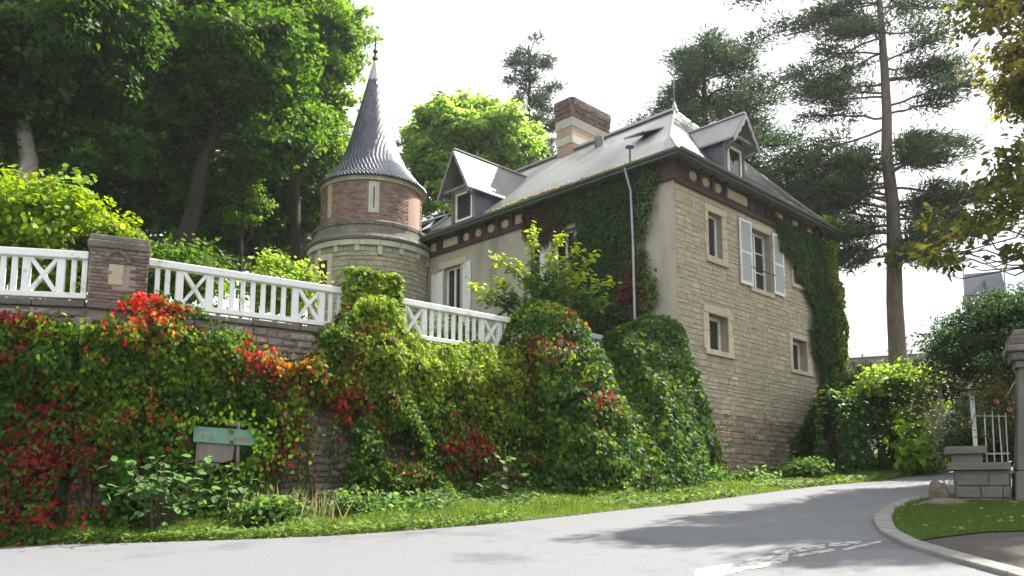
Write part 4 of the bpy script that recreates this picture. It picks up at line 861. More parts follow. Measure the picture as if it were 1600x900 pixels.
def palA(t, z, n):
    c = tint(n, (.022, .058, .014), (.045, .095, .02), .2, rg); m = rg.random(n) < .75 * np.exp(-((t - 1.55) / .5) ** 2 - ((z - 8.2) / .9) ** 2); c[m] = tint(m.sum(), (.12, .015, .02), (.2, .02, .03), .2, rg)
    m = rg.random(n) < .5 * np.exp(-((t - .9) / .3) ** 2); c[m] = tint(m.sum(), (.10, .16, .03), (.14, .2, .03), .2, rg); return c
a_ = facade_ivy(FL, tzA, 15000, .13, rg, palA, lambda t, z: .28 + 0 * t); leafmesh('foliage', *a_, 'ivy', iv, 'rhomb', .85, droop=.9, rg=rg)
b = MB()
for k in range(14):
    t = 1.2 + k * .22; b.tube([FL(t + .15 * math.sin(k + z), .05, z) for z in np.arange(5.4, 11.9, .8)], list(np.linspace(.035, .01, 9)), 5)
b.build('stem', 'stem', iv)
dv = thing('withered_creeper', HP(-.1, 5.4, 8), 'brown half-bare creeper hanging under the gutter left of the dark ivy', 'climbing plant')
def tzB(n):
    t = rg.uniform(4.5, 6.6, n * 2); z = rg.uniform(8.2, 12.2, n * 2); m = (z > 10.75 + .5 * np.clip((t - 5.7) / .7, 0, 1) + rg.normal(0, .2, n * 2)) | ((np.abs(t - 5.95) < .16) & (z > 9.2)); return np.column_stack([t, z])[m][:n]
a_ = facade_ivy(FL, tzB, 3600, .11, rg, lambda t, z, n: np.where(rg.random((n, 1)) < .6, tint(n, (.07, .035, .025), (.12, .06, .035), .2, rg), tint(n, (.05, .06, .02), (.08, .09, .02), .2, rg)), lambda t, z: .16 + 0 * t); leafmesh('foliage', *a_, 'creeper', dv, 'rhomb', .7, droop=1.2, rg=rg)
b = MB()
for k in range(26):
    t = 4.6 + rg.random() * 1.7; z1 = 12.1; b.tube([FL(t + .08 * math.sin(k * 3 + z * 2), .05 + .03 * rg.random(), z) for z in np.arange(10.2 + rg.random(), z1, .5)] or [FL(t, .05, 11), FL(t, .05, 12)], .010, 4)
b.build('stem', 'stem', dv)
ie = thing('ivy', HP(10, -.3, 2.8), 'thick ivy column covering the right-hand end of the stone front, up to the eaves', 'climbing plant')
def tzC(n):
    t = rg.uniform(5.6, 11.0, n * 3); z = rg.uniform(2.6, 11.9, n * 3); left = np.where(z > 10.7, 5.9 + (11.9 - z) * .9, np.interp(z, [2.6, 4.5, 6, 7.5, 8.6, 9.4, 10.2, 10.7], [9.55, 9.5, 9.4, 9.3, 9.0, 8.65, 8.4, 7.5])) + .3 * np.sin(z * 2.3) + rg.normal(0, .16, n * 3)
    m = (t > left) & ~((z > 10.7) & (rg.random(n * 3) < .45) & (t < 8)); return np.column_stack([t, z])[m][:n]
def palC(t, z, n):
    c = tint(n, (.028, .07, .014), (.055, .11, .02), .2, rg); m = rg.random(n) < np.clip((t - 10.0) / 1.0, 0, .8); c[m] = tint(m.sum(), (.14, .22, .03), (.22, .28, .04), .2, rg)
    m = rg.random(n) < .7 * np.exp(-((t - 10.9) / .5) ** 2 - ((z - 10.3) / .5) ** 2); c[m] = tint(m.sum(), (.3, .13, .05), (.34, .2, .05), .2, rg)
    m = rg.random(n) < .45 * np.exp(-((t - 8.2) / .4) ** 2 - ((z - 10) / .9) ** 2); c[m] = tint(m.sum(), (.13, .17, .03), (.16, .2, .03), .2, rg); return c
a_ = facade_ivy(FR, tzC, 26000, .14, rg, palC, lambda t, z: .18 + .5 * np.clip((t - 9.0) / 1.6, 0, 1) * np.clip((12 - z) / 3, .3, 1)); leafmesh('foliage', *a_, 'ivy', ie, 'rhomb', .85, droop=.9, rg=rg)
n = 5200; zz = rg.uniform(2.7, 11.9, n); P = np.column_stack([np.array([HP(10.55 + .5 * rg.random() ** 2 * (1 + .6 * math.sin(z * 2.1)), rg.uniform(-.5, 2.5), z) for z in zz])]); leafmesh('side_foliage', P, np.tile(DR + [0, -.2, .3], (n, 1)), .15 * rg.uniform(.6, 1.3, n), tint(n, (.07, .13, .02), (.18, .26, .04), .2, rg), 'ivy', ie, 'rhomb', .85, rg=rg)
b = MB()
for k in range(10): b.tube([FR(9.6 + .1 * k + .1 * math.sin(k + z), .06, z) for z in np.arange(2.6, 11.3, 1.0)], list(np.linspace(.05, .012, 9)), 5)
b.build('stem', 'stem', ie)
# moss and tufts along the gutter
n = 2600; t = np.concatenate([rg.normal(5.8, .9, n // 2), rg.uniform(.8, 8, n - n // 2)]); P = np.array([HP(-.5 + abs(rg.normal(0, .12)), x, 12.36 + abs(rg.normal(0, .06))) for x in t])
c = tint(n, (.10, .14, .02), (.2, .25, .04), .2, rg); m = np.exp(-((t - 5.2) / .6) ** 2) > rg.random(n); c[m] = tint(m.sum(), (.16, .09, .05), (.24, .14, .08), .2, rg)
leafmesh('moss', P, (0, 0, 1.), .07, c, 'creeper', house, rg=rg)
n = 260; P = np.array([HP(10.2 + rg.normal(0, .35), -.55 + rg.normal(0, .1), 12.42 + abs(rg.normal(0, .1))) for _ in range(n)]); leafmesh('eaves_creeper', P, (.2, -.4, 1.), .16, tint(n, (.16, .24, .03), (.22, .3, .04)), 'creeper', ie, 'oval', rg=rg)

# ------------------------------------------------------------------ grass
vis = [i for i in range(109) if -250 < proj((*ei[i], gz(*ei[i])))[0][0] < 1520 and ei[i][1] > 5]
i0, i1 = min(vis), max(vis) + 1
def grass(name, P, hgt, c, lab=None, par=None, wd=.10):
    n = len(P); T = np.column_stack([rg.normal(0, .35, n), rg.normal(0, .35, n), np.ones(n)]); N = np.column_stack([rg.normal(0, 1, (n, 2)), np.zeros(n)])
    o = leafmesh(name, P, N, hgt, c, 'grassblade', par, 'blade', wd, T=T, jit=0, rg=rg)
    return o
n = 95000; ui = i0 + (i1 - i0) * rg.random(n); uu = rg.random(n) ** 1.5; P = verge_pt(ui, uu * .92 + .003)
lush = vnoise(P, 2.2, 31); gcol = tint(n, (.07, .14, .02), (.13, .21, .03), .2, rg); m = rg.random(n) < .12; gcol[m] = tint(m.sum(), (.2, .17, .07), (.26, .22, .1), .2, rg)
tag(grass('verge_grass', P, (.05 + .12 * lush + .05 * rg.random(n)) * (.5 + np.minimum(1, uu * 6) * .7), gcol), 'rough grass on the verge between the road and the creeper-covered wall', 'grass', None, 'stuff')
n = 60000; ui = i0 + (i1 - i0) * rg.random(n); uu = 1 - .62 * rg.random(n) ** .8; P = verge_pt(ui, uu); px_ = proj(P)[:, 0]; lm = vnoise(P, 1.5, 71); kx = (px_ > 330) & (px_ < 1330) & (uu > np.interp(px_, [330, 480, 900, 1110, 1150, 1330], [.8, .5, .38, .5, .86, .86]) + .25 * (lm - .5)); P = P[kx]; lm = lm[kx]; n = len(P); P[:, 2] += rg.random(n) ** .7 * (.08 + .45 * lm ** 1.4) * np.interp(proj(P)[:, 0], [1080, 1150], [1, .35])
tag(leafmesh('undergrowth', P, (.1, -.4, .9), .11 * rg.uniform(.6, 1.4, n), np.where(rg.random((n, 1)) < .7, tint(n, (.03, .08, .012), (.07, .14, .02), .2, rg), tint(n, (.10, .18, .03), (.16, .24, .05), .2, rg)), 'leaf', None, 'oval', .65, droop=.2, rg=rg), 'tangled low undergrowth of weeds and ground ivy between the grass strip and the walls', 'undergrowth', None, 'stuff')
n = 15000; ui = i0 + (i1 - i0) * rg.random(n); uu = np.clip(rg.normal(.72, .2, n), .3, 1); P = verge_pt(ui, uu); kx = (vnoise(P, 1.3, 61) > .42) & ((proj(P)[:, 0] < 1120) | (rg.random(n) < .25)); P = P[kx]; n = len(P)
tag(grass('tall_grass', P, .18 + .3 * rg.random(n) * vnoise(P, 2, 62), tint(n, (.06, .12, .02), (.16, .2, .05), .2, rg), wd=.05), 'taller wild grass along the foot of the creeper and ivy', 'grass', None, 'stuff')
n = 30000; ui = i0 + (i1 - i0) * rg.random(n); uu = np.abs(rg.normal(.04, .32, n)); uu = np.clip(uu, .01, .95); P = verge_pt(ui, uu); k = vnoise(P, 1.6, 12) > .46; P = P[k]; n = len(P); P[:, 2] += rg.random(n) * .13
tag(leafmesh('verge_weeds', P, (0, -.3, 1.), .09 * rg.uniform(.6, 1.5, n), tint(n, (.06, .13, .02), (.15, .22, .04), .2, rg), 'leaf', None, 'oval', .6, droop=-.2, rg=rg), 'low broad-leaved weeds and clover along the road edge', 'weeds', None, 'stuff')
def in_poly(P, poly):
    x, y = P[:, 0], P[:, 1]; ins = np.zeros(len(P), bool); j = len(poly) - 1
    for i in range(len(poly)):
        a, b_ = poly[i], poly[j]; c = ((a[1] > y) != (b_[1] > y)) & (x < (b_[0] - a[0]) * (y - a[1]) / (b_[1] - a[1] + 1e-12) + a[0]); ins ^= c; j = i
    return ins
P = np.column_stack([rg.uniform(5, 12, 90000), rg.uniform(9.5, 17, 90000)]); P = P[in_poly(P, lawn_poly)]; P = np.column_stack([P, gz(P[:, 0], P[:, 1]) + .06]); n = len(P)
tag(grass('lawn_grass', P, .05 + .05 * rg.random(n), tint(n, (.05, .10, .018), (.11, .16, .035), .2, rg)), 'short bright lawn grass on the kerbed corner by the gate', 'grass', None, 'stuff')
n = 80; P = np.column_stack([rg.uniform(5.2, 9, n), rg.uniform(10, 15.5, n)]); P = P[in_poly(P, lawn_poly)]; P = np.column_stack([P, gz(P[:, 0], P[:, 1]) + .11]); tag(leafmesh('fallen_leaves', P, (0, 0, 1.), .08, tint(len(P), (.3, .2, .06), (.4, .32, .16)), 'leaf', None, 'oval', .7, droop=0, rg=rg), 'dry fallen leaves scattered over the kerbed lawn', 'leaves', None, 'stuff')
n = 500; q = verge_pt(i0 + (i1 - i0) * rg.random(n), np.clip(rg.normal(.0, .01, n), 0, .05)); q[:, 1] -= np.abs(rg.normal(0, .12, n)); q[:, 2] = gz(q[:, 0], q[:, 1]) + .025
tag(leafmesh('road_edge_litter', q, (0, 0, 1.), .06, tint(n, (.12, .08, .04), (.25, .18, .09)), 'leaf', None, 'rhomb', .6, droop=0, rg=rg), 'small dry leaves and grit gathered along the road edge', 'leaf litter', None, 'stuff')

# ------------------------------------------------------------------ trees
def limb(b, p, q, r0, r1, rg, n=6, sag=.0, wob=.05, sides=6):
    p, q = np.asarray(p, float), np.asarray(q, float); L = np.linalg.norm(q - p); pts = []
    for i in range(n + 1):
        u = i / n; x = p * (1 - u) + q * u; x = x + rg.normal(0, wob * L / n, 3) * (0 < i < n); x[2] += sag * L * math.sin(u * math.pi); pts.append(x)
    b.tube(pts, list(np.linspace(r0, r1, n + 1)), sides); return pts
def broadleaf(name, base, crowns, lab, cat='tree', group=None, trunk=None, tr=.3, leaf=.22, nl=16000, clumps=60, pal=((.04, .10, .015), (.10, .18, .025)), pal2=None, bark='bark', seed=0, shell=.5, asp=.7, cr=.17, limbs=True, tm='leaf', sub=3, shape='rhomb', upn=.7, lr=None, lsel=.5, soft=.62, lb_mat=None, spr=20, sps=.17):
    """crowns: list of (centre, radii); trunk: list of world points from the base up"""
    rg = np.random.default_rng(seed + 1000); t = thing(name, base, lab, cat, group)
    trunk = [np.asarray(p, float) for p in (trunk or [base, np.asarray(crowns[0][0], float) - [0, 0, crowns[0][1][2] * .1]])]
    b = MB(); tp = []
    for i in range(len(trunk) - 1):
        for k in range(4): u = k / 4; tp.append(trunk[i] * (1 - u) + trunk[i + 1] * u + rg.normal(0, tr * .15, 3) * [1, 1, 0])
    tp.append(trunk[-1]); rad = np.linspace(tr, tr * .25, len(tp)); rad[0] *= 1.35; b.tube(tp, list(rad), 9); b.build('trunk', bark, t, smooth=True)
    vol = np.array([np.prod(c[1]) * (c[2] if len(c) > 2 else 1) for c in crowns]); cent = []
    for c, wv in zip(crowns, vol / vol.sum()):
        m = max(3, int(round(clumps * wv))); d = norm(rg.normal(0, 1, (m, 3))); rr = (shell + (1 - shell) * rg.random(m)) ** (1 / 1.5) * .92
        cc = np.asarray(c[0]) + d * rr[:, None] * np.asarray(c[1]); cent += [(x, np.mean(c[1]) * cr * rg.uniform(.7, 1.4)) for x in cc]
    if limbs:
        lb = MB(); tpa = np.array(tp)
        for x, r in cent:
            if rg.random() > lsel: continue
            hi = len(tpa) - 1; cand = tpa[len(tpa) // 3:]; k = np.argmin(np.linalg.norm(cand - x, axis=1) + np.maximum(0, cand[:, 2] - x[2] + .5) * 2); s = cand[k]
            limb(lb, s, x, lr or tr * .16, .015, rg, 6, .05, .22, 5)
            for _ in range(sub): limb(lb, x - (x - s) * rg.uniform(.1, .45), x + rg.normal(0, r * .9, 3), .022, .008, rg, 3, 0, .1, 4)
        lb.build('limbs', lb_mat or bark, t)
    per = np.array([r ** 2 for _, r in cent]); per = np.maximum(8, (per / per.sum() * nl).astype(int)); PP, NN, CC = [], [], []
    for (x, r), m in zip(cent, per):
        m2 = m; d = rg.normal(0, 1, (m2, 3)); K = max(3, m2 // spr); sc_ = rg.normal(0, soft, (K, 3)) * r * np.array([1.15, 1.15, .8]); kk = rg.integers(0, K, m2); sn_ = norm(sc_) * .5 + rg.normal(0, .35, (K, 3)) + np.array([0, 0, upn]); d = sc_[kk] + d * np.array([1.2, 1.2, .5]) * sps; PP.append(x + d); NN.append(sn_[kk])
        v = rg.normal(0, .16); c = tint(m2, *pal, .16, rg) * (1 + v)
        if pal2 is not None and rg.random() < pal2[0]: mm = rg.random(m2) < pal2[3]; c[mm] = tint(mm.sum(), pal2[1], pal2[2], .2, rg)
        CC.append(c)
    P, N, Cc = np.concatenate(PP), np.concatenate(NN), np.concatenate(CC)
    leafmesh('crown', P, N, leaf * rg.uniform(.65, 1.3, len(P)), Cc, tm, t, shape, asp, droop=.3, rg=rg)
    return t
def pxc(px, py, Y, rx, ry, rd=None):                      # a crown given by where it stands: centre and half sizes converted to metres
    c = at(px, py, Y); k = Y / FPX * 1.03; return (c, (rx * k, rd or rx * k, ry * k))
DK = ((.022, .062, .009), (.052, .108, .015)); MD = ((.038, .098, .012), (.08, .16, .02)); LT = ((.065, .14, .016), (.13, .23, .028)); YG = ((.14, .22, .02), (.25, .29, .03))
WG = 'tall trees of the wood behind the white railings'
broadleaf('beech_tree', (*at(42, 420, 27)[:2], 5.4), [pxc(100, 50, 27, 160, 130), pxc(-60, 140, 27, 150, 140), pxc(140, 200, 28, 95, 75), pxc(210, 40, 29, 70, 90)], 'dark tree with a smooth pale grey trunk, above the left railing', group=WG, trunk=[(*at(40, 420, 27)[:2], 5.3), at(42, 280, 27), at(36, 160, 27), at(40, 40, 27)], tr=.42, leaf=.23, nl=56000, clumps=170, pal=DK, bark='palebark', seed=1, lsel=.25, shell=.3, lb_mat='bark')
broadleaf('oak_tree', (*at(285, 410, 33)[:2], 5.6), [pxc(350, 90, 33, 150, 110), pxc(250, 200, 34, 120, 90), pxc(420, 190, 34, 110, 90), pxc(300, -40, 33, 150, 80), pxc(240, 90, 34, 90, 70)], 'leaning dark-trunked tree with long side limbs, behind the long railing', group=WG, trunk=[(*at(282, 430, 33)[:2], 5.4), at(296, 360, 33), at(316, 270, 33), at(338, 190, 33), at(350, 60, 33)], tr=.42, leaf=.26, nl=56000, clumps=180, pal=MD, seed=2, shell=.25)
broadleaf('lime_tree', (*at(470, 400, 40)[:2], 5.6), [pxc(490, 70, 40, 85, 85), pxc(450, 180, 40, 95, 90), pxc(530, 40, 40, 55, 70), pxc(500, 230, 41, 50, 50), pxc(430, 20, 40, 90, 70)], 'light green tree whose leaf sprays reach over the tower spire', group=WG, trunk=[(*at(470, 400, 40)[:2], 5.4), at(462, 300, 40), at(470, 150, 40), at(500, 40, 40)], tr=.32, leaf=.23, nl=80000, clumps=230, pal=LT, seed=3, shell=.25, cr=.2)
broadleaf('maple_tree', (*at(190, 400, 38)[:2], 5.6), [pxc(190, 290, 38, 110, 80), pxc(120, 330, 38, 90, 60), pxc(170, 100, 40, 120, 110)], 'shaded tree filling the gap between pale trunk and leaning trunk', group=WG, tr=.26, leaf=.28, nl=38000, clumps=150, pal=DK, seed=4, shell=.25)
broadleaf('hornbeam_tree', (*at(405, 400, 43)[:2], 5.6), [pxc(400, 320, 43, 95, 75), pxc(470, 300, 44, 60, 90), pxc(340, 340, 43, 60, 50)], 'low bushy tree in the wood directly left of the round tower', group=WG, tr=.2, leaf=.30, nl=32000, clumps=130, pal=MD, seed=5, shell=.25)
broadleaf('ash_tree', (*at(20, 380, 44)[:2], 5.8), [pxc(10, 320, 44, 90, 80), pxc(-90, 260, 44, 110, 110), pxc(70, 240, 45, 80, 90)], 'dim tree seen behind the pale trunk at the far left', group=WG, tr=.26, leaf=.21, nl=40000, clumps=100, pal=DK, seed=6, shell=.25)
broadleaf('young_tree', (*at(385, 420, 36)[:2], 5.5), [pxc(385, 300, 36, 30, 70), pxc(372, 240, 36, 25, 40)], 'thin young tree with a slim dark stem beside the leaning trunk', group=WG, trunk=[(*at(383, 430, 36)[:2], 5.4), at(378, 330, 36), at(388, 210, 36)], tr=.10, leaf=.18, nl=3000, clumps=22, pal=LT, seed=7)
broadleaf('young_tree', (*at(270, 420, 40)[:2], 5.5), [pxc(285, 250, 40, 40, 80)], 'second thin stem in the wood, left of the leaning trunk', group=WG, trunk=[(*at(285, 430, 40)[:2], 5.4), at(284, 320, 40), at(290, 200, 40)], tr=.11, leaf=.18, nl=3000, clumps=22, pal=MD, seed=8)
# the wood behind as one mass
n = 110000; px = rg.uniform(-260, 600, n); py = rg.uniform(-120, 420, n); Yd = rg.uniform(56, 74, n); r3 = np.stack([(px - CXP) / FPX, ct - (CYP - py) / FPX * st, st + (CYP - py) / FPX * ct], 1); P = EYE + r3 * (Yd / r3[:, 1])[:, None]
k = (vnoise(P, .5, 41) > .16) & ((vnoise(P, 1.1, 44) > .13)) & (px < np.interp(py, [-120, 0, 60, 120, 200, 300, 420], [500, 480, 470, 520, 545, 560, 600])) & ~((((px - 235) / 26) ** 2 + ((py - 62) / 22) ** 2) < 1) & ~((((px - 545) / 50) ** 2 + ((py - 170) / 60) ** 2 < 1) & (rg.random(n) < .6)); P = P[k]; n = len(P)
tag(leafmesh('far_wood', P, (0, -.5, .6), .62 * rg.uniform(.5, 1.2, n), tint(n, *MD, .2, rg) * (.7 + .6 * vnoise(P, .6, 3)[:, None]), 'leaf', None, 'oval', .75, rg=rg), 'dense wood on the slope far behind the garden', 'wood', None, 'stuff')
b = MB()
for k in range(26):
    x = rg.uniform(-60, 590); Y = rg.uniform(48, 60); p = at(x, 400, Y); b.tube([(p[0], p[1], 5), (p[0] + rg.normal(0, .4), p[1], 11), (p[0] + rg.normal(0, .8), p[1], 22)], [.28, .2, .1], 6)
tag(b.build('far_trunks', 'bark'), 'bare trunks standing inside the far wood', 'trunks', None, 'stuff')
broadleaf('chestnut_tree', (*at(735, 400, 47)[:2], 5.6), [pxc(735, 235, 47, 100, 85), pxc(665, 235, 47, 42, 55), pxc(805, 235, 47, 52, 45), pxc(700, 300, 47, 70, 45), pxc(740, 180, 47, 55, 34)], 'round bright green tree between the spire and the chimney', trunk=[(*at(738, 420, 47)[:2], 5.4), at(738, 320, 47), at(735, 230, 47)], tr=.32, leaf=.30, nl=60000, clumps=240, pal=((.15, .26, .05), (.25, .36, .09)), seed=9, shell=.62, cr=.15, upn=1.0, lsel=.3)
# ------------------------------------------------------------------ conifers
def conifer(name, base, top, branches, lab, pal, tr, seed, tuft=.55, needle=.34, per=26, bark='pinebark', asp=.16, group=None, thin=1.0, flat=.45, shape='rhomb'):
    """branches: list of (height fraction, azimuth, length, rise, bare fraction)"""
    rg = np.random.default_rng(seed); t = thing(name, base, lab, 'tree', group); base, top = np.asarray(base, float), np.asarray(top, float)
    tp = [base * (1 - u) + top * u + rg.normal(0, .06, 3) * [1, 1, 0] for u in np.linspace(0, 1, 12)]; rad = tr * (1 - .82 * np.linspace(0, 1, 12)); rad[0] *= 1.15
    MB().tube(tp, list(rad), 12).build('trunk', bark, t, smooth=True)
    lb = MB(); PP, NN, TT, CC = [], [], [], []
    H = np.linalg.norm(top - base)
    for hf, az, L, rise, bare, *dn in branches:
        dn = dn[0] if dn else 1.0
        s = base * (1 - hf) + top * hf; d = np.array([math.cos(az), math.sin(az), 0]); e = s + d * L + [0, 0, rise * L]
        pts = limb(lb, s, e, max(.03, tr * .20 * (1 - hf * .5)), .02, rg, 7, rg.uniform(-.03, .07), .10, 6); pts = np.array(pts)
        nt_ = max(4, int(L * 3.6 * thin))
        for k in range(nt_):
            u = bare + (1 - bare) * (k + rg.random()) / nt_; f = u * 7; i = min(6, int(f)); x = pts[i] * (1 - f + i) + pts[i + 1] * (f - i)
            side = np.array([-d[1], d[0], 0]) * rg.normal(0, 1) * L * .13 * (1.1 - .5 * u); y = x + side + np.array([0, 0, rg.normal(.05, .12)])
            limb(lb, x, y, .012, .005, rg, 2, 0, .05, 3) if rg.random() < .35 else None
            m = int(per * dn * rg.uniform(.5, 1.4)); q = rg.normal(0, 1, (m, 3)) * np.array([tuft, tuft, tuft * flat]) * .55; PP.append(y + q); dirs = norm(q + np.array([0, 0, .25]) + d * .4 + rg.normal(0, .25, (m, 3))); TT.append(dirs); NN.append(rg.normal(0, 1, (m, 3)) + [0, 0, .8])
            CC.append(tint(m, *pal, .18, rg) * (1 + rg.normal(0, .14)))
    lb.build('branches', bark, t)
    P = np.concatenate(PP); leafmesh('crown', P, np.concatenate(NN), needle * rg.uniform(.6, 1.3, len(P)), np.concatenate(CC), 'needle', t, 'rhomb', asp, T=np.concatenate(TT), jit=.2, rg=rg)
    return t
PINE = ((.045, .075, .035), (.085, .12, .06))
def whorls(h0, h1, n, Lf, rg, rise=(-.05, .2), bare=(.25, .45), az=None, den=1.0):
    o = []
    for k in range(n):
        h = h0 + (h1 - h0) * (k + rg.random()) / n; a = rg.uniform(0, 2 * math.pi) if az is None else az(rg); o.append((h, a, Lf((h - h0) / (h1 - h0)) * rg.uniform(.7, 1.25), rg.uniform(*rise), rg.uniform(*bare), den))
    return o
rp = np.random.default_rng(77); pb = np.array([16.1, 34, 3.6]); pt = np.array([16.35, 34, 26.5])
side = lambda g: (0 if g.random() < .42 else math.pi) + g.normal(0, .55)
br = whorls(.34, .58, 26, lambda u: 2.6 + 1.4 * math.sin(u * 3.0), rp, (-.20, .12), (.15, .35), side, 1.0) + whorls(.60, 1.0, 28, lambda u: 3.9 - 1.9 * u, rp, (-.25, .25), (.15, .4), side, .75)
br += [(.46, R(183), 5.3, .02, .15), (.49, R(176), 5.6, -.02, .15), (.43, R(188), 4.8, -.05, .15), (.52, R(190), 5.4, -.08, .2), (.40, R(180), 4.0, -.1, .2), (.36, R(186), 3.4, -.12, .2), (.47, R(170), 5.0, .05, .2), (.45, R(4), 3.0, .05, .2), (.53, R(-8), 3.2, .1, .2), (.40, R(8), 2.6, 0, .2), (.36, R(-3), 2.8, -.1, .2)]
br += [(.86, R(185), 6.6, -.42, .35, .7), (.79, R(178), 6.2, -.45, .35, .7), (.94, R(190), 6.6, -.30, .35, .6), (.99, R(172), 5.0, .1, .4, .5), (.70, R(5), 3.4, .12, .4, .7), (.80, R(15), 3.4, .1, .4, .6)]
conifer('pine_tree', pb, pt, br, 'tall pine with a straight bare trunk and drooping branches right of the house', PINE, .42, 7, tuft=.46, needle=.27, per=74, thin=1.15, asp=.19, flat=.40)
rp = np.random.default_rng(78); cb_ = at(1092, 300, 45); cb_[2] = 5
ctop = at(1100, 72, 45)
def cedar_b(rg):
    o = []
    for h, L in ((.60, 4.2), (.66, 4.6), (.72, 4.4), (.78, 4.2), (.84, 3.4), (.90, 2.8), (.96, 1.8)):
        for k in range(9): o.append((h + rg.normal(0, .015), rg.uniform(0, 6.28), L * rg.uniform(.6, 1.1), rg.uniform(.02, .22), rg.uniform(.25, .45)))
    o += [(.60, R(5), 7.2, -.06, .25), (.62, R(-8), 6.6, .02, .2), (.66, R(178), 5.4, .05, .3), (.58, R(10), 6.8, -.16, .3), (.72, R(-5), 5.6, .1, .25), (.56, R(0), 6.2, -.1, .3), (.63, R(185), 4.6, -.12, .3)]
    return o
conifer('cedar_tree', cb_, ctop, cedar_b(rp), 'broad dark cedar rising behind the roof ridge and lightning rod', ((.040, .080, .032), (.075, .125, .05)), .5, 8, tuft=.62, needle=.33, per=66, flat=.55, bark='bark')
rp = np.random.default_rng(79); fb = at(826, 300, 58); fb[2] = 6
conifer('fir_tree', fb, at(827, 72, 58), whorls(.50, .99, 72, lambda u: 4.4 - 3.0 * u ** .8, rp, (-.05, .3), (.35, .6)), 'thin dark fir with gappy branches behind the chimney', ((.05, .075, .05), (.08, .105, .07)), .38, 9, tuft=.40, needle=.36, per=34, thin=.8, asp=.2, bark='bark')
#@@PART4
# ------------------------------------------------------------------ right-hand trees and shrubs
ot = np.array([17.6, 21.5, 2.6]); OK = ((.05, .07, .014), (.11, .12, .022)); OY = ((.20, .19, .03), (.29, .26, .045))
W8 = lambda w, *a: (*pxc(*a), w)
oc = [W8(1.5, 1555, 15, 17, 80, 36, 1.2), W8(1.2, 1605, 90, 17.5, 48, 35, 1.2), W8(3, 1598, 250, 17, 62, 48, 1.2), W8(3.2, 1572, 320, 17, 52, 38, 1.1), W8(3, 1608, 370, 16.5, 50, 42, 1.1), W8(9, 1490, 405, 17, 72, 17, .6), W8(14, 1422, 402, 17.5, 32, 15, .5), W8(6, 1515, 350, 17, 45, 26, .7), W8(6, 1460, 335, 17.5, 36, 13, .5),
      ((16.3, 21.8, 13.6), (2.3, 2.3, 1.7), 1.2), ((17.6, 19.5, 15), (2.4, 2.4, 3))]  # unseen crowns outside the frame; the first is put in to shade the gate
ro = np.random.default_rng(5)
for tx, ty in ((1040, 834), (1110, 838), (1130, 812), (1230, 800), (1330, 792), (1390, 778), (1190, 838), (1290, 832), (1400, 842), (1260, 868), (1370, 868), (1440, 800), (1300, 812), (1420, 765), (1460, 870), (1210, 818)):
    hh = ro.uniform(14, 18); gp_ = gnd(tx, ty); oc.append(((gp_[0] + .809 * hh * .839, gp_[1] + .588 * hh * .839, gp_[2] + hh), (1.25 * ro.uniform(.7, 1.3), .8, .5), 7.0))  # unseen clumps of the oak, placed so their shade dapples the road
broadleaf('oak_tree', ot, oc, 'oak with yellowing leaves reaching in over the gate from the right edge', trunk=[ot, ot + [-.2, 0, 5], ot + [-.4, -.3, 10], ot + [0, 0, 16]], tr=.48, leaf=.18, nl=90000, lr=.025, lsel=.35, clumps=480, pal=OK, pal2=(.3, *OY, .6), seed=21, shell=.1, cr=.26, shape='oval', asp=.6)
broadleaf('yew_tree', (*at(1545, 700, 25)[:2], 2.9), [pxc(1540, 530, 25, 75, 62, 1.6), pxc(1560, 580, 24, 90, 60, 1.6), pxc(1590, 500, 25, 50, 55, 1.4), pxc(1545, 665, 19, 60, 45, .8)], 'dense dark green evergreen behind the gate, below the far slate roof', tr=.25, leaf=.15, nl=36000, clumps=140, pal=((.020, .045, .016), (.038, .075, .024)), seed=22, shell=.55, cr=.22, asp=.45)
def shrub(name, c, r, lab, pal, n=6000, leaf=.12, seed=0, clumps=40, group=None, stems=8, cat='shrub', shape='rhomb', shell=.5, cr=.26, pal2=None, asp=.75):
    c = np.asarray(c, float); base = (c[0], c[1], c[2] - r[2] * .95); return broadleaf(name, base, [(c, r)], lab, cat, group, [base, c], .05, leaf, n, clumps, pal, pal2, 'stem', seed, shell, asp, cr, True, 'leaf', 2, shape)
def pshrub(name, px, py, Y, rx, ry, lab, pal, rd=None, **k):
    c, r = pxc(px, py, Y, rx, ry, rd); return shrub(name, c, r, lab, pal, **k)
pshrub('laurel_bush', 45, 352, 19.5, 130, 66, 'sunlit yellow-green bush behind the left railing', ((.11, .20, .018), (.21, .29, .025)), rd=1.6, n=9000, leaf=.16, seed=31, clumps=70, shape='oval', shell=.6, pal2=(.08, (.36, .27, .02), (.4, .32, .04), .4))
pshrub('laurel_bush', 150, 372, 20.5, 60, 30, 'low outer lobe of the sunlit bush, beside the brick pier', ((.11, .2, .018), (.21, .29, .025)), rd=.9, n=2500, leaf=.15, seed=32, clumps=26, shape='oval')
pshrub('garden_shrub', 438, 440, 24, 46, 52, 'pale green upright shrub behind the long railing, left of the tower', ((.13, .22, .03), (.22, .31, .04)), rd=.9, n=3000, leaf=.15, seed=33, clumps=30, shape='oval')
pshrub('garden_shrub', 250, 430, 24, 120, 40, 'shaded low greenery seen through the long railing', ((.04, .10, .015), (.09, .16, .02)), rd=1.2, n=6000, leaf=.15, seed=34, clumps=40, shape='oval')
pshrub('garden_shrub', 60, 425, 19.5, 90, 35, 'leafy growth seen between the bars of the left railing', ((.10, .19, .015), (.2, .27, .03)), rd=.8, n=3500, leaf=.15, seed=44, clumps=36, shape='oval')
pshrub('garden_shrub', 700, 515, 24.5, 60, 24, 'low pale plants behind the railing under the shuttered window', ((.08, .15, .03), (.14, .2, .05)), rd=.5, n=1500, leaf=.12, seed=35, clumps=20)
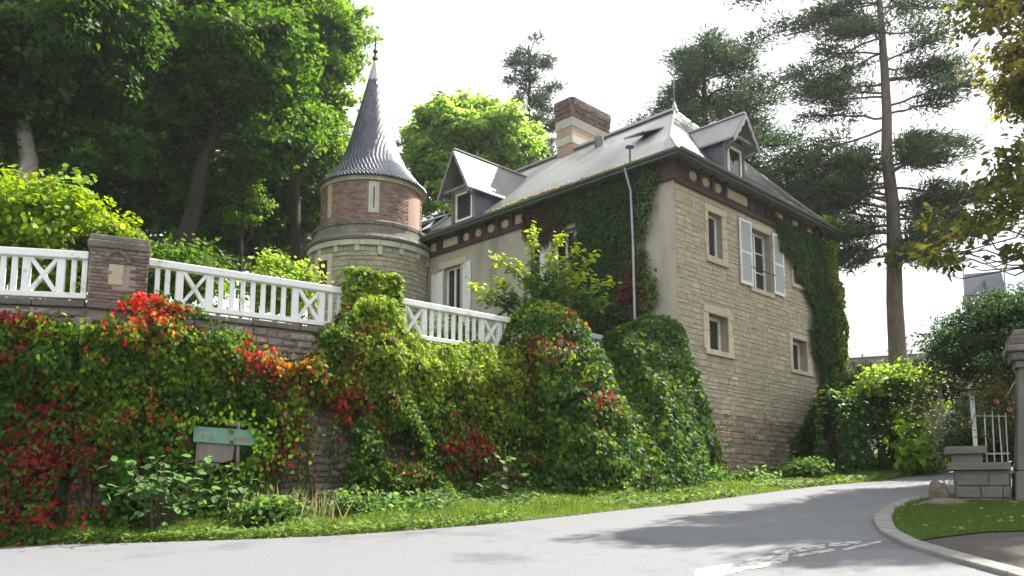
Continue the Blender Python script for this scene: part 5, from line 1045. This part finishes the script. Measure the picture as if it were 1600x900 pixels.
# arching shrub in front of the rendered wall
sh = thing('arching_shrub', (*at(850, 500, 24.2)[:2], 5.5), 'lime-tipped shrub with long arching sprays in front of the rendered wall', 'shrub'); b = MB(); P, N, T, Cc = [], [], [], []; r4 = np.random.default_rng(40)
for tx, ty, m in ((770, 400, 60), (832, 352, 70), (878, 362, 70), (905, 385, 60), (930, 395, 50), (958, 442, 50), (738, 448, 60), (800, 410, 50), (860, 400, 60), (890, 420, 60), (780, 440, 60), (925, 430, 60), (950, 470, 45), (820, 440, 60), (850, 450, 60), (745, 470, 40), (900, 460, 60), (870, 470, 60), (930, 480, 50), (800, 470, 50)):
    r0 = at(r4.uniform(815, 890), 505, 24.3 + r4.normal(0, .3)); e = at(tx, ty, 24.0 + r4.normal(0, .45)); mid = (r0 + e) / 2 + [0, 0, .45]; pts = [r0 * (1 - u) ** 2 + mid * 2 * u * (1 - u) + e * u * u for u in np.linspace(0, 1, 9)]; b.tube(pts, list(np.linspace(.018, .005, 9)), 4); pts = np.array(pts)
    m = int(m * 2.3); u = .25 + .75 * r4.random(m); f = u * 8; i = np.minimum(7, f.astype(int)); x = pts[i] * (1 - f + i)[:, None] + pts[i + 1] * (f - i)[:, None]; P.append(x + r4.normal(0, .085, (m, 3))); N.append(np.tile([.1, -.4, .8], (m, 1)))
    tipc = np.clip((u - .45) * 2.2, 0, 1)[:, None] * (1 if ty < 455 else .45); Cc.append(tint(m, (.05, .12, .03), (.09, .17, .04), .15, r4) * (1 - tipc) + tint(m, (.26, .37, .02), (.36, .43, .03), .12, r4) * tipc)
b.build('stem', 'stem', sh); P = np.concatenate(P); leafmesh('foliage', P, np.concatenate(N), .17 * r4.uniform(.65, 1.25, len(P)), np.concatenate(Cc), 'leaf', sh, 'oval', .8, droop=.4, rg=r4)
# hedge bank and shrubs right of the house
HB = 'shrubs of the bank right of the house'
def hedge(name, pts, hgt, thick, n, lab, pal, leaf, seed, lean=0):
    r5 = np.random.default_rng(seed); pl = resample(pts, 60); t = thing(name, (*pl[30], gz(*pl[30])), lab, 'hedge'); u = r5.uniform(0, 58.99, n); i = u.astype(int); f = (u - i)[:, None]; p = pl[i] * (1 - f) + pl[i + 1] * f; d = norm(pl[i + 1] - pl[i]); nn = np.column_stack([d[:, 1], -d[:, 0]])
    h = r5.random(n); lump = vnoise(np.column_stack([p * 1.2, h * 2]), 1.8, seed); H = hgt * (.8 + .4 * vnoise(np.column_stack([p, p[:, :1] * 0]), .8, seed + 1)); a = h * math.pi * .62
    o = thick * (np.cos(a) * (.7 + .6 * lump)); z = np.sin(np.minimum(a, math.pi / 2)) * H * (1 - .12 * r5.random(n)) + (lump - .5) * .3; q = p + nn * o[:, None] * (1 - .4 * r5.random((n, 1)) ** 2)
    P = np.column_stack([q, gz(p[:, 0], p[:, 1]) + .05 + np.maximum(z, .02)]); nr = np.column_stack([nn * np.cos(a)[:, None], np.sin(a) + .2])
    c = tint(n, *pal, .2, r5); m = r5.random(n) < np.clip((h - .7) * 2.5, 0, .7) * .8 + .06; c[m] = tint(m.sum(), (.15, .24, .03), (.24, .31, .05), .2, r5)  # paler leaves towards the top put the sunlight into the colour
    leafmesh('foliage', P, nr, leaf * r5.uniform(.6, 1.35, n), c, 'leaf', t, 'oval', .75, droop=.6, rg=r5); b = MB()
    for k in range(40): j = r5.integers(2, 57); x = pl[j]; b.tube([(x[0], x[1], gz(*x)), (x[0] + r5.normal(0, .3), x[1] - .3 + r5.normal(0, .3), gz(*x) + hgt * .5), (x[0] + r5.normal(0, .5), x[1] - .5, gz(*x) + hgt * .85)], [.03, .02, .008], 4)
    b.build('stem', 'stem', t); return t
h0, h1, h2, h3 = gnd(1305, 741)[:2], gnd(1350, 736)[:2], gnd(1410, 728)[:2], gnd(1452, 722)[:2]
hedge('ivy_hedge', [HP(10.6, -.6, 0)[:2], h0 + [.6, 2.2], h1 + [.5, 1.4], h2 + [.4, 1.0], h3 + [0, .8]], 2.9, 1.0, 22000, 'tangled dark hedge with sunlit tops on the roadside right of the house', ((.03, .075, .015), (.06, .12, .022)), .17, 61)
pshrub('elder_bush', 1345, 630, 30, 40, 60, 'loose silvery-leaved bush just right of the ivy column', ((.07, .13, .04), (.14, .2, .08)), rd=1.2, n=5000, leaf=.16, seed=62, clumps=46, group=HB)
pshrub('hazel_bush', 1428, 632, 27, 38, 58, 'bright green bush at the foot of the tall pine trunk', ((.15, .25, .03), (.26, .34, .05)), rd=1.0, n=5000, leaf=.15, seed=63, clumps=46, group=HB, shape='oval')
pshrub('hazel_bush', 1393, 603, 27, 46, 30, 'bright bush rising just over the hedge, left of the pine trunk', ((.12, .22, .03), (.22, .3, .05)), rd=1.0, n=4200, leaf=.15, seed=64, clumps=40, group=HB, shape='oval')
pshrub('dogwood_bush', 1445, 690, 24.5, 26, 30, 'large-leaved bright green bush at the hedge end by the road', ((.10, .22, .02), (.2, .32, .04)), rd=.6, n=900, leaf=.24, seed=65, clumps=20, group=HB, shape='oval')
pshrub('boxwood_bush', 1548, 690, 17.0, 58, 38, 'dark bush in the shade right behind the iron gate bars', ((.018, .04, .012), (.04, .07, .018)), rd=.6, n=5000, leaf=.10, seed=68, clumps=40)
pshrub('ground_cover_bush', 1455, 718, 25, 30, 9, 'low pale undergrowth at the road edge below the hedge', ((.10, .17, .04), (.18, .25, .07)), rd=.5, n=900, leaf=.13, seed=66, clumps=18, group=HB)
tw = thing('twiggy_bush', (*at(1475, 690, 22)[:2], 2.4), 'bare brown twiggy bush between the hedge and the gate', 'shrub'); b = MB(); r6 = np.random.default_rng(67); c0 = at(1478, 700, 22)
for k in range(70):
    e = at(r6.uniform(1440, 1525), r6.uniform(605, 700), 22 + r6.normal(0, .5)); limb(b, c0 + r6.normal(0, .2, 3), e, .015, .005, r6, 4, .05, .12, 4)
b.build('stem', 'weathered', tw); n = 500; P = np.column_stack([at(1480, 650, 22) + r6.normal(0, 1, (n, 3)) * [.8, .5, .6]]); leafmesh('foliage', P, (0, -.3, 1.), .09, tint(n, (.06, .08, .03), (.12, .11, .04)), 'leaf', tw, rg=r6)
rw = thing('ruined_wall', (*at(1462, 700, 26)[:2], 2.6), 'short mossy stone wall stub with a sloping cap at the end of the hedge', 'wall'); p, q = at(1442, 660, 26.5), at(1490, 668, 25.5); d = (q - p) * [1, 1, 0]; L = np.linalg.norm(d); d /= L; nn = np.array([d[1], -d[0], 0])
FW = lambda t, o, z: np.array([p[0], p[1], 0]) + d * t + nn * o + np.array([0, 0, z]); MB().fbox(FW, 0, L, -.4, 0, 2.2, 3.85).build('wall_core', 'mortar', rw); sp_ = []
z = 2.5
while z < 3.8:
    t = 0
    while t < L - .1: l = min(r6.uniform(.2, .4), L - t); sp_.append((FW(t + l / 2, .02, z + .1), math.atan2(nn[0], -nn[1]), l - .02, .15, .19)); t += l
    z += .21
lay_stones('stone', sp_, STONES['rubble'], 'rubble', rw); MB().fbox(FW, -.1, L + .1, -.5, .12, 3.86, 3.97).build('cap', 'moss', rw, bevel=.02)
# weeds and plants along the foot of the walls
BP = 'big round-leaved plant'
def leafmesh1():
    me = bpy.data.meshes.new('leaf'); v = [(0, 0, 0), (.18, .34, .05), (.55, .46, .06), (.86, .28, .01), (1, 0, -.08), (.86, -.28, .01), (.55, -.46, .06), (.18, -.34, .05), (.5, 0, -.03)]; f = [(8, i, (i + 1) % 8) for i in range(8)]
    me.from_pydata(v, [], f); a = me.attributes.new('leafcol', 'FLOAT_COLOR', 'FACE'); a.data.foreach_set('color', [.075, .16, .05, 1] * 8); me.materials.append(M['leaf']); me.update(); return me
LM = leafmesh1()
def bigplant(px, py, Y, rx, ry, n, lab, size, seed):
    r7 = np.random.default_rng(seed); c = at(px, py, Y); k = Y / FPX; base = np.array([c[0], c[1], gz(c[0], c[1]) + .1]); t = thing('leafy_plant', base, lab, 'plant'); b = MB()
    for i in range(n):
        a = r7.normal(0, .5, 3); e = c + np.array([np.clip(r7.normal(0, .5), -1, 1) * rx * k, r7.normal(0, .25) - .1, np.clip(r7.normal(0, .5), -1, 1) * ry * k]); e[2] = max(e[2], base[2] + .1)
        if i % 2 == 0: m = (base + e) / 2 + [0, 0, .12]; b.tube([base + r7.normal(0, .05, 3) * [1, 1, 0], m, e], [.012, .009, .005], 4)
        s = size * r7.uniform(.65, 1.25); inst('leaf', LM, t, e, (r7.normal(-.1, .35), r7.normal(.25, .35), r7.uniform(-math.pi, math.pi)), (s, s * .9, s))
    b.build('stem', 'stem', t); return t
bigplant(255, 770, 15.9, 80, 55, 230, 'dark round-leaved plant with glossy leaves at the foot of the wall below the sign', .175, 71)
bigplant(372, 775, 16.3, 34, 45, 36, 'smaller dark leafy plant on the verge right of the round-leaved plant', .15, 72)
bigplant(785, 745, 19.2, 40, 38, 40, 'pale silvery-leaved sapling against the ivy bank', .17, 73)
bigplant(880, 755, 19.5, 35, 45, 26, 'sparse trailing bramble with pale leaves in front of the deep green ivy', .14, 74)
bigplant(1228, 720, 26.0, 10, 22, 16, 'small upright sapling against the foot of the stone front', .17, 75)
for px, py, Y, rx, ry, lab, sd in ((1255, 738, 25, 46, 13, 'dark low clump of plants at the right foot of the stone front', 81), (1180, 757, 23.4, 30, 13, 'pale leafy clump on the verge below the stone front', 82), (1110, 760, 22.0, 36, 24, 'bright leafy ivy tumbling onto the verge under the house corner', 83), (650, 795, 17.8, 50, 12, 'weedy clump along the foot of the golden creeper', 84), (420, 805, 16.2, 40, 16, 'weedy clump below the bare patch of wall', 85), (560, 790, 17.6, 44, 18, 'shaded weeds at the wall foot left of the orange spray', 86)):
    pshrub('verge_plant', px, py, Y, rx, ry, lab, ((.05, .12, .025), (.13, .22, .05)), rd=.4, n=1500, leaf=.13, seed=sd, clumps=22, cat='plant', shape='oval', cr=.3)
dg = thing('dry_grass_tuft', gnd(455, 806), 'tuft of straw-coloured dry stalks on the verge below the bare wall patch', 'grass tuft'); n = 160; c = at(452, 812, 16.2); P = c + rg.normal(0, 1, (n, 3)) * [.45, .15, 0]; P[:, 2] = gz(P[:, 0], P[:, 1]) + .1
grass('stalk', P, .55 + .3 * rg.random(n), tint(n, (.22, .2, .09), (.34, .29, .15)), par=dg, wd=.035)
ts = thing('thistle', gnd(238, 838), 'single tall dry weed stalk with a brown seed head in front of the round-leaved plant', 'weed'); p0 = at(238, 828, 15.6); MB().tube([p0, at(236, 790, 15.6), at(237, 765, 15.6)], .012, 5).build('stem', 'stem', ts); MB().lathe(at(237, 765, 15.6), [(.001, at(237, 765, 15.6)[2] - .03), (.05, at(237, 765, 15.6)[2]), (.045, at(237, 765, 15.6)[2] + .04), (.001, at(237, 765, 15.6)[2] + .05)], 8).build('seed_head', 'weathered', ts)

# ------------------------------------------------------------------ arrow sign half hidden in the creeper
SY = 16.75
sg = thing('arrow_sign', (*at(345, 760, SY)[:2], gz(*at(345, 760, SY)[:2])), 'faded green arrow signboard half hidden in the creeper, above a grey board', 'sign')
o_ = at(303, 690, SY); FS = lambda x, dpt, y: np.array([o_[0] + (x - 303) * SY / FPX * 1.0, o_[1] + (x - 303) * SY / FPX * .25 - dpt, at(345, y, SY)[2]])
def splate(pts, d0, d1, m, nm, par): b = MB(); b.hexa([FS(x, d0, y) for x, y in pts], [FS(x, d1, y) for x, y in pts]); return b.build(nm, m, par)
arrow = splate([(303, 666), (386, 671), (396, 675), (394, 693), (386, 695), (303, 690)], .0, .04, 'greenpaint', 'arrow_board', sg)
splate([(311, 692), (361, 693), (358, 718), (345, 722), (309, 720)], -.06, -.03, 'board', 'lower_board', sg); splate([(309, 722), (340, 724), (338, 731), (310, 727)], -.05, -.02, 'board', 'plank', sg)
splate([(346, 661), (358, 655), (366, 656), (366, 664), (348, 664)], -.05, -.02, 'board', 'top_board', sg)
MB().beam(FS(308, -.08, 668), FS(306, -.08, 738), .06, .06).build('post', 'weathered', sg); MB().beam(FS(364, -.08, 658), FS(366, -.08, 735), .06, .06).build('post', 'weathered', sg); MB().beam(FS(311, -.03, 730), FS(331, -.03, 741), .04, .03).build('brace', 'weathered', sg)
def letter(txt, x, y, h, m, nm):
    cu = bpy.data.curves.new(nm, 'FONT'); cu.body = txt; cu.size = h; cu.extrude = .003; cu.align_x = 'CENTER'; cu.align_y = 'CENTER'; cu.space_character = 1.12
    o = bpy.data.objects.new(nm, cu); col.objects.link(o); o.parent = arrow; p = FS(x, .047, y); o.location = [float(v) for v in p - root_loc(arrow)]; o.rotation_euler = (R(90), R(3.6), math.atan2(.25, 1)); 
    bpy.context.view_layer.update(); me = bpy.data.meshes.new_from_object(o); me.name = nm; me.materials.clear(); me.materials.append(M[m])
    o2 = bpy.data.objects.new(nm, me); col.objects.link(o2); o2.parent = arrow; o2.location = o.location; o2.rotation_euler = o.rotation_euler; bpy.data.objects.remove(o); return o2
for ch, x in (('R', 317), ('E', 329), ('C', 355), ('A', 364), ('R', 372), ('T', 377), ('U', 382)): letter(ch, x, 684.5 + (x - 350) * .06, .13, 'redletter', 'letter')
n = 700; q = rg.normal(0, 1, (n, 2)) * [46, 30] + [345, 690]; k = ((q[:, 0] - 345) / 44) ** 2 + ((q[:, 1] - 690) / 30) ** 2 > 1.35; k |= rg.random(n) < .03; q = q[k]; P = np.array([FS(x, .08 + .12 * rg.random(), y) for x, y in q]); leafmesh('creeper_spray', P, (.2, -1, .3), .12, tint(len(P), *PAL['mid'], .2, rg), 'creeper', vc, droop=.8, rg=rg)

# ------------------------------------------------------------------ gate, pillars, boulders at the right
GY = 14.7
gwl = thing('gate_wall', (8.2, 14.8, 1.4), 'low rendered gate wall with a grey stone coping beside the kerbed lawn', 'wall')
GF = lambda t, o, z: np.array([7.80 + .90 * t - .43 * o, 14.62 - .43 * t - .90 * o, z]); GA = math.atan2(-.43, .90)
tpx = proj(np.array([GF(t, -.2, 2.4) for t in np.linspace(-.2, 1.6, 100)]))[:, 0]; GT = lambda px: float(np.interp(px, tpx, np.linspace(-.2, 1.6, 100)))
MB().fbox(GF, 0, .85, -.5, 0, 1.2, 2.07).build('wall_core', 'cementwall', gwl)
MB().fbox(GF, -.1, .86, -.58, .1, 2.08, 2.21).build('coping', 'cementwall', gwl, bevel=.015)
MB().fbox(GF, -.02, .45, -.5, 0, 2.215, 2.36).build('upper_block', 'cementwall', gwl); MB().fbox(GF, -.12, .52, -.58, .08, 2.365, 2.50).build('upper_coping', 'cementwall', gwl, bevel=.015)
sp_ = []
for r_i in range(4):
    t = .02
    while t < .82: l = min(r6.uniform(.28, .5), .84 - t); sp_.append((GF(t + l / 2, .0, 1.28 + .21 * r_i), GA, l - .012, .08, .20)); t += l
lay_stones('block', sp_, STONES['cementwall'], 'cementwall', gwl)
gp = thing('gate_pillar', (9.35, 14.75, 1.4), 'tall tapering grey stone gate pillar with a dark cap at the right edge', 'pillar')
PFm = lambda t, o, z: np.array([8.60 + .90 * t - .43 * o, 14.15 - .43 * t - .90 * o, z])
MB().hexa([PFm(-.06, .10, 1.2), PFm(1.1, .10, 1.2), PFm(1.1, -.7, 1.2), PFm(-.06, -.7, 1.2)], [PFm(.0, .08, 2.05), PFm(1.0, .08, 2.05), PFm(1.0, -.6, 2.05), PFm(.0, -.6, 2.05)]).build('plinth', 'cementwall', gp, bevel=.02)
MB().hexa([PFm(.02, .05, 2.06), PFm(.98, .05, 2.06), PFm(.98, -.58, 2.06), PFm(.02, -.58, 2.06)], [PFm(.16, -.02, 3.82), PFm(.84, -.02, 3.82), PFm(.84, -.5, 3.82), PFm(.16, -.5, 3.82)]).build('shaft', 'cementwall', gp, bevel=.02)
for z0, z1, e in ((3.83, 3.95, .04), (3.955, 4.10, .10), (4.105, 4.22, .17), (4.225, 4.38, .12), (4.385, 4.5, .04)): MB().fbox(PFm, .16 - e, .84 + e, -.5 - e, -.02 + e, z0, z1).build('cap_stone', 'darkstone', gp, bevel=.03)
gt_ = thing('iron_gate', (8.5, 14.7, 2.2), 'thin pale iron railing with upright bars above the gate wall, tangled in rose stems', 'gate')
MB().tube([GF(.33, -.2, 2.37), GF(GT(1578), -.2, 2.37)], .014, 6).build('rail', 'ironlight', gt_); MB().tube([GF(.36, -.2, 3.05), GF(GT(1578), -.2, 3.02)], .010, 6).build('rail', 'ironlight', gt_)
for x in (1527, 1541, 1553, 1565, 1574): t = GT(x); MB().tube([GF(t, -.2, 2.22), GF(t + r6.normal(0, .01), -.2, 3.05 + r6.normal(.05, .05))], .011, 6).build('bar', 'ironlight', gt_)
gpst = thing('gate_post', GF(.37, -.22, 2.2), 'slim white post standing on the gate wall coping', 'post'); MB().fbox(GF, .335, .405, -.25, -.18, 2.51, 3.42).build('shaft', 'ironlight', gpst, bevel=.008); MB().fbox(GF, .325, .415, -.26, -.17, 3.425, 3.46).build('cap', 'ironlight', gpst)
rs = thing('climbing_rose', (8.75, 14.65, 1.5), 'brown-stemmed climbing rose sprawling over the iron gate and pillar', 'climbing plant'); b = MB(); P = []
st0 = at(1562, 795, 14.55); b.tube([st0, at(1568, 760, 14.55), at(1566, 720, 14.55), at(1570, 660, 14.55), at(1566, 600, 14.6)], [.05, .045, .03, .022, .012], 7)
for k in range(60):
    s = at(r6.uniform(1560, 1572), r6.uniform(600, 700), 14.6 + r6.normal(0, .06)); e = at(np.clip(r6.normal(1545, 26), 1490, 1599), np.clip(r6.normal(625, 32), 560, 700), 14.6 + r6.normal(0, .2)); pts = limb(b, s, e, .008, .003, r6, 4, .12, .12, 4); P += [x + r6.normal(0, .05, 3) for x in pts[1:] for _ in range(6)]
b.build('stem', 'stem', rs); P = np.array(P); leafmesh('foliage', P, (0, -.3, 1.), .055 * rg.uniform(.6, 1.5, len(P)), tint(len(P), (.06, .07, .02), (.15, .14, .035), .2, rg), 'leaf', rs, rg=rg)
def blossom(px, py, c):
    p = at(px, py, 14.3); m = mat('rose_petal', c, c, 3, .6); b = MB()
    for k in range(7): a = k * .9; b.hexa([p + [.012 * math.cos(a), -.01, .012 * math.sin(a)], p + [.045 * math.cos(a - .4), -.02, .04 * math.sin(a - .4)], p + [.045 * math.cos(a + .4), -.02, .04 * math.sin(a + .4)]], [p + [.014 * math.cos(a), -.018, .014 * math.sin(a)], p + [.042 * math.cos(a - .4), -.03, .04 * math.sin(a - .4)], p + [.042 * math.cos(a + .4), -.03, .04 * math.sin(a + .4)]])
    b.build('blossom', m, rs)
blossom(1576, 640, (.62, .22, .25)); blossom(1556, 627, (.5, .12, .12)); blossom(1578, 553, (.75, .75, .72))
def boulder(name, px, py, Y, rx, ry, rz, lab, seed):
    r8 = np.random.default_rng(seed); c = at(px, py, Y); c[2] = gz(c[0], c[1]) + .06; bm_v = []; n, m = 14, 9; b = MB(); ph = r8.random(6) * 6
    for j in range(m + 1):
        for i in range(n):
            th, a = math.pi * j / m * .62, 2 * math.pi * i / n; d = np.array([math.sin(th) * math.cos(a), math.sin(th) * math.sin(a), math.cos(th)]); s = 1 + .10 * math.sin(3 * d[0] + ph[0]) + .09 * math.sin(4 * d[1] + ph[1]) + .08 * math.sin(5 * d[2] + ph[2] + 2 * d[0]) + r8.normal(0, .025); q = d * s * [rx, ry, rz]; q[2] = q[2] - .36 * rz if False else q[2]; b.v.append(tuple(c + q - [0, 0, .12 * rz]))
    for j in range(m):
        for i in range(n): k = (i + 1) % n; b.f.append((j * n + i, j * n + k, (j + 1) * n + k, (j + 1) * n + i))
    t = thing(name, c, lab, 'rock'); b.build('stone_body', 'rock', t); return t
boulder('boulder', 1468, 783, 14.9, .19, .2, .40, 'mossy upright boulder at the road corner of the gate wall', 91); boulder('flat_stone', 1482, 791, 14.3, .42, .28, .12, 'flat grey slab of stone lying in the grass by the boulder', 92)
# ------------------------------------------------------------------ far buildings
fb_ = thing('far_building', (*at(1400, 600, 75)[:2], 4), 'long grey-roofed building far off behind the pine trunk', 'building')
c0, c1 = at(1335, 600, 75), at(1475, 600, 72); FB = lambda t, o, z: np.array([c0[0] + (c1[0] - c0[0]) * t, c0[1] + (c1[1] - c0[1]) * t + o, z]); zr0, zr1, ze = at(1335, 545, 75)[2], at(1475, 523, 72)[2], at(1400, 560, 75)[2]
MB().hexa([FB(0, 0, 4), FB(1.3, 0, 4), FB(1.3, 8, 4), FB(0, 8, 4)], [FB(0, 0, ze), FB(1.3, 0, ze), FB(1.3, 8, ze), FB(0, 8, ze)]).build('wall', 'farwall', fb_); MB().hexa([FB(-.02, -.3, ze + .02), FB(1.32, -.3, ze + .02), FB(1.32, 8.3, ze + .02), FB(-.02, 8.3, ze + .02)], [FB(-.02, 3.8, zr0), FB(1.32, 3.8, zr1 + .5), FB(1.32, 4.2, zr1 + .5), FB(-.02, 4.2, zr0)]).build('roof', 'fargrey', fb_)
for k in range(5): MB().fbox(lambda t, o, z: FB(t, o, z), .1 + .22 * k, .14 + .22 * k, -.04, -.01, ze - 2.4, ze - .8).build('window', 'glass', fb_)
ch_ = thing('church_tower', (*at(1550, 600, 80)[:2], 4), 'far stone tower with a steep slate saddleback roof above the dark evergreen', 'church'); k = 80 / FPX; p = at(1550, 600, 80)
CF = lambda x, o, z: np.array([p[0] + x * k * 1.02 + .59 * o, p[1] + o, z]); zt_, zb_ = at(1550, 424, 80)[2], at(1550, 462, 80)[2]
MB().fbox(CF, -31, 33, 0, 2.4, 4, zb_).build('wall', 'farwall', ch_); MB().hexa([CF(-33, -.25, zb_ + .01), CF(34, -.25, zb_ + .01), CF(34, 2.6, zb_ + .01), CF(-33, 2.6, zb_ + .01)], [CF(-31, 1.05, zt_), CF(28, 1.05, zt_ + .35), CF(28, 1.3, zt_ + .35), CF(-31, 1.3, zt_)]).build('roof', 'farslate', ch_)
MB().fbox(CF, -36, 36, -.12, 2.5, zb_ - .35, zb_ - .02).build('cornice', 'farwall', ch_)
for x in (-33.5, 31.5): MB().hexa([CF(x, -.3, zb_), CF(x + 2, -.3, zb_), CF(x + 2, 2.7, zb_), CF(x, 2.7, zb_)], [CF(x, 1.0, zt_ + .5), CF(x + 2, 1.0, zt_ + .5), CF(x + 2, 1.4, zt_ + .5), CF(x, 1.4, zt_ + .5)]).build('gable', 'farwall', ch_)
MB().tube([CF(-32, 1.2, zt_ + .4), CF(-32, 1.2, zt_ + 1.5)], [.12, .06]).build('pinnacle', 'farwall', ch_)
dm_ = MB(); dm_.hexa([CF(-2, .1, zb_ + .9), CF(3, .1, zb_ + .9), CF(3, 1.0, zb_ + .9), CF(-2, 1.0, zb_ + .9)], [CF(.4, .1, zb_ + 1.7), CF(.6, .1, zb_ + 1.7), CF(.6, 1.0, zb_ + 1.7), CF(.4, 1.0, zb_ + 1.7)]).build('roof_vent', 'iron', ch_)
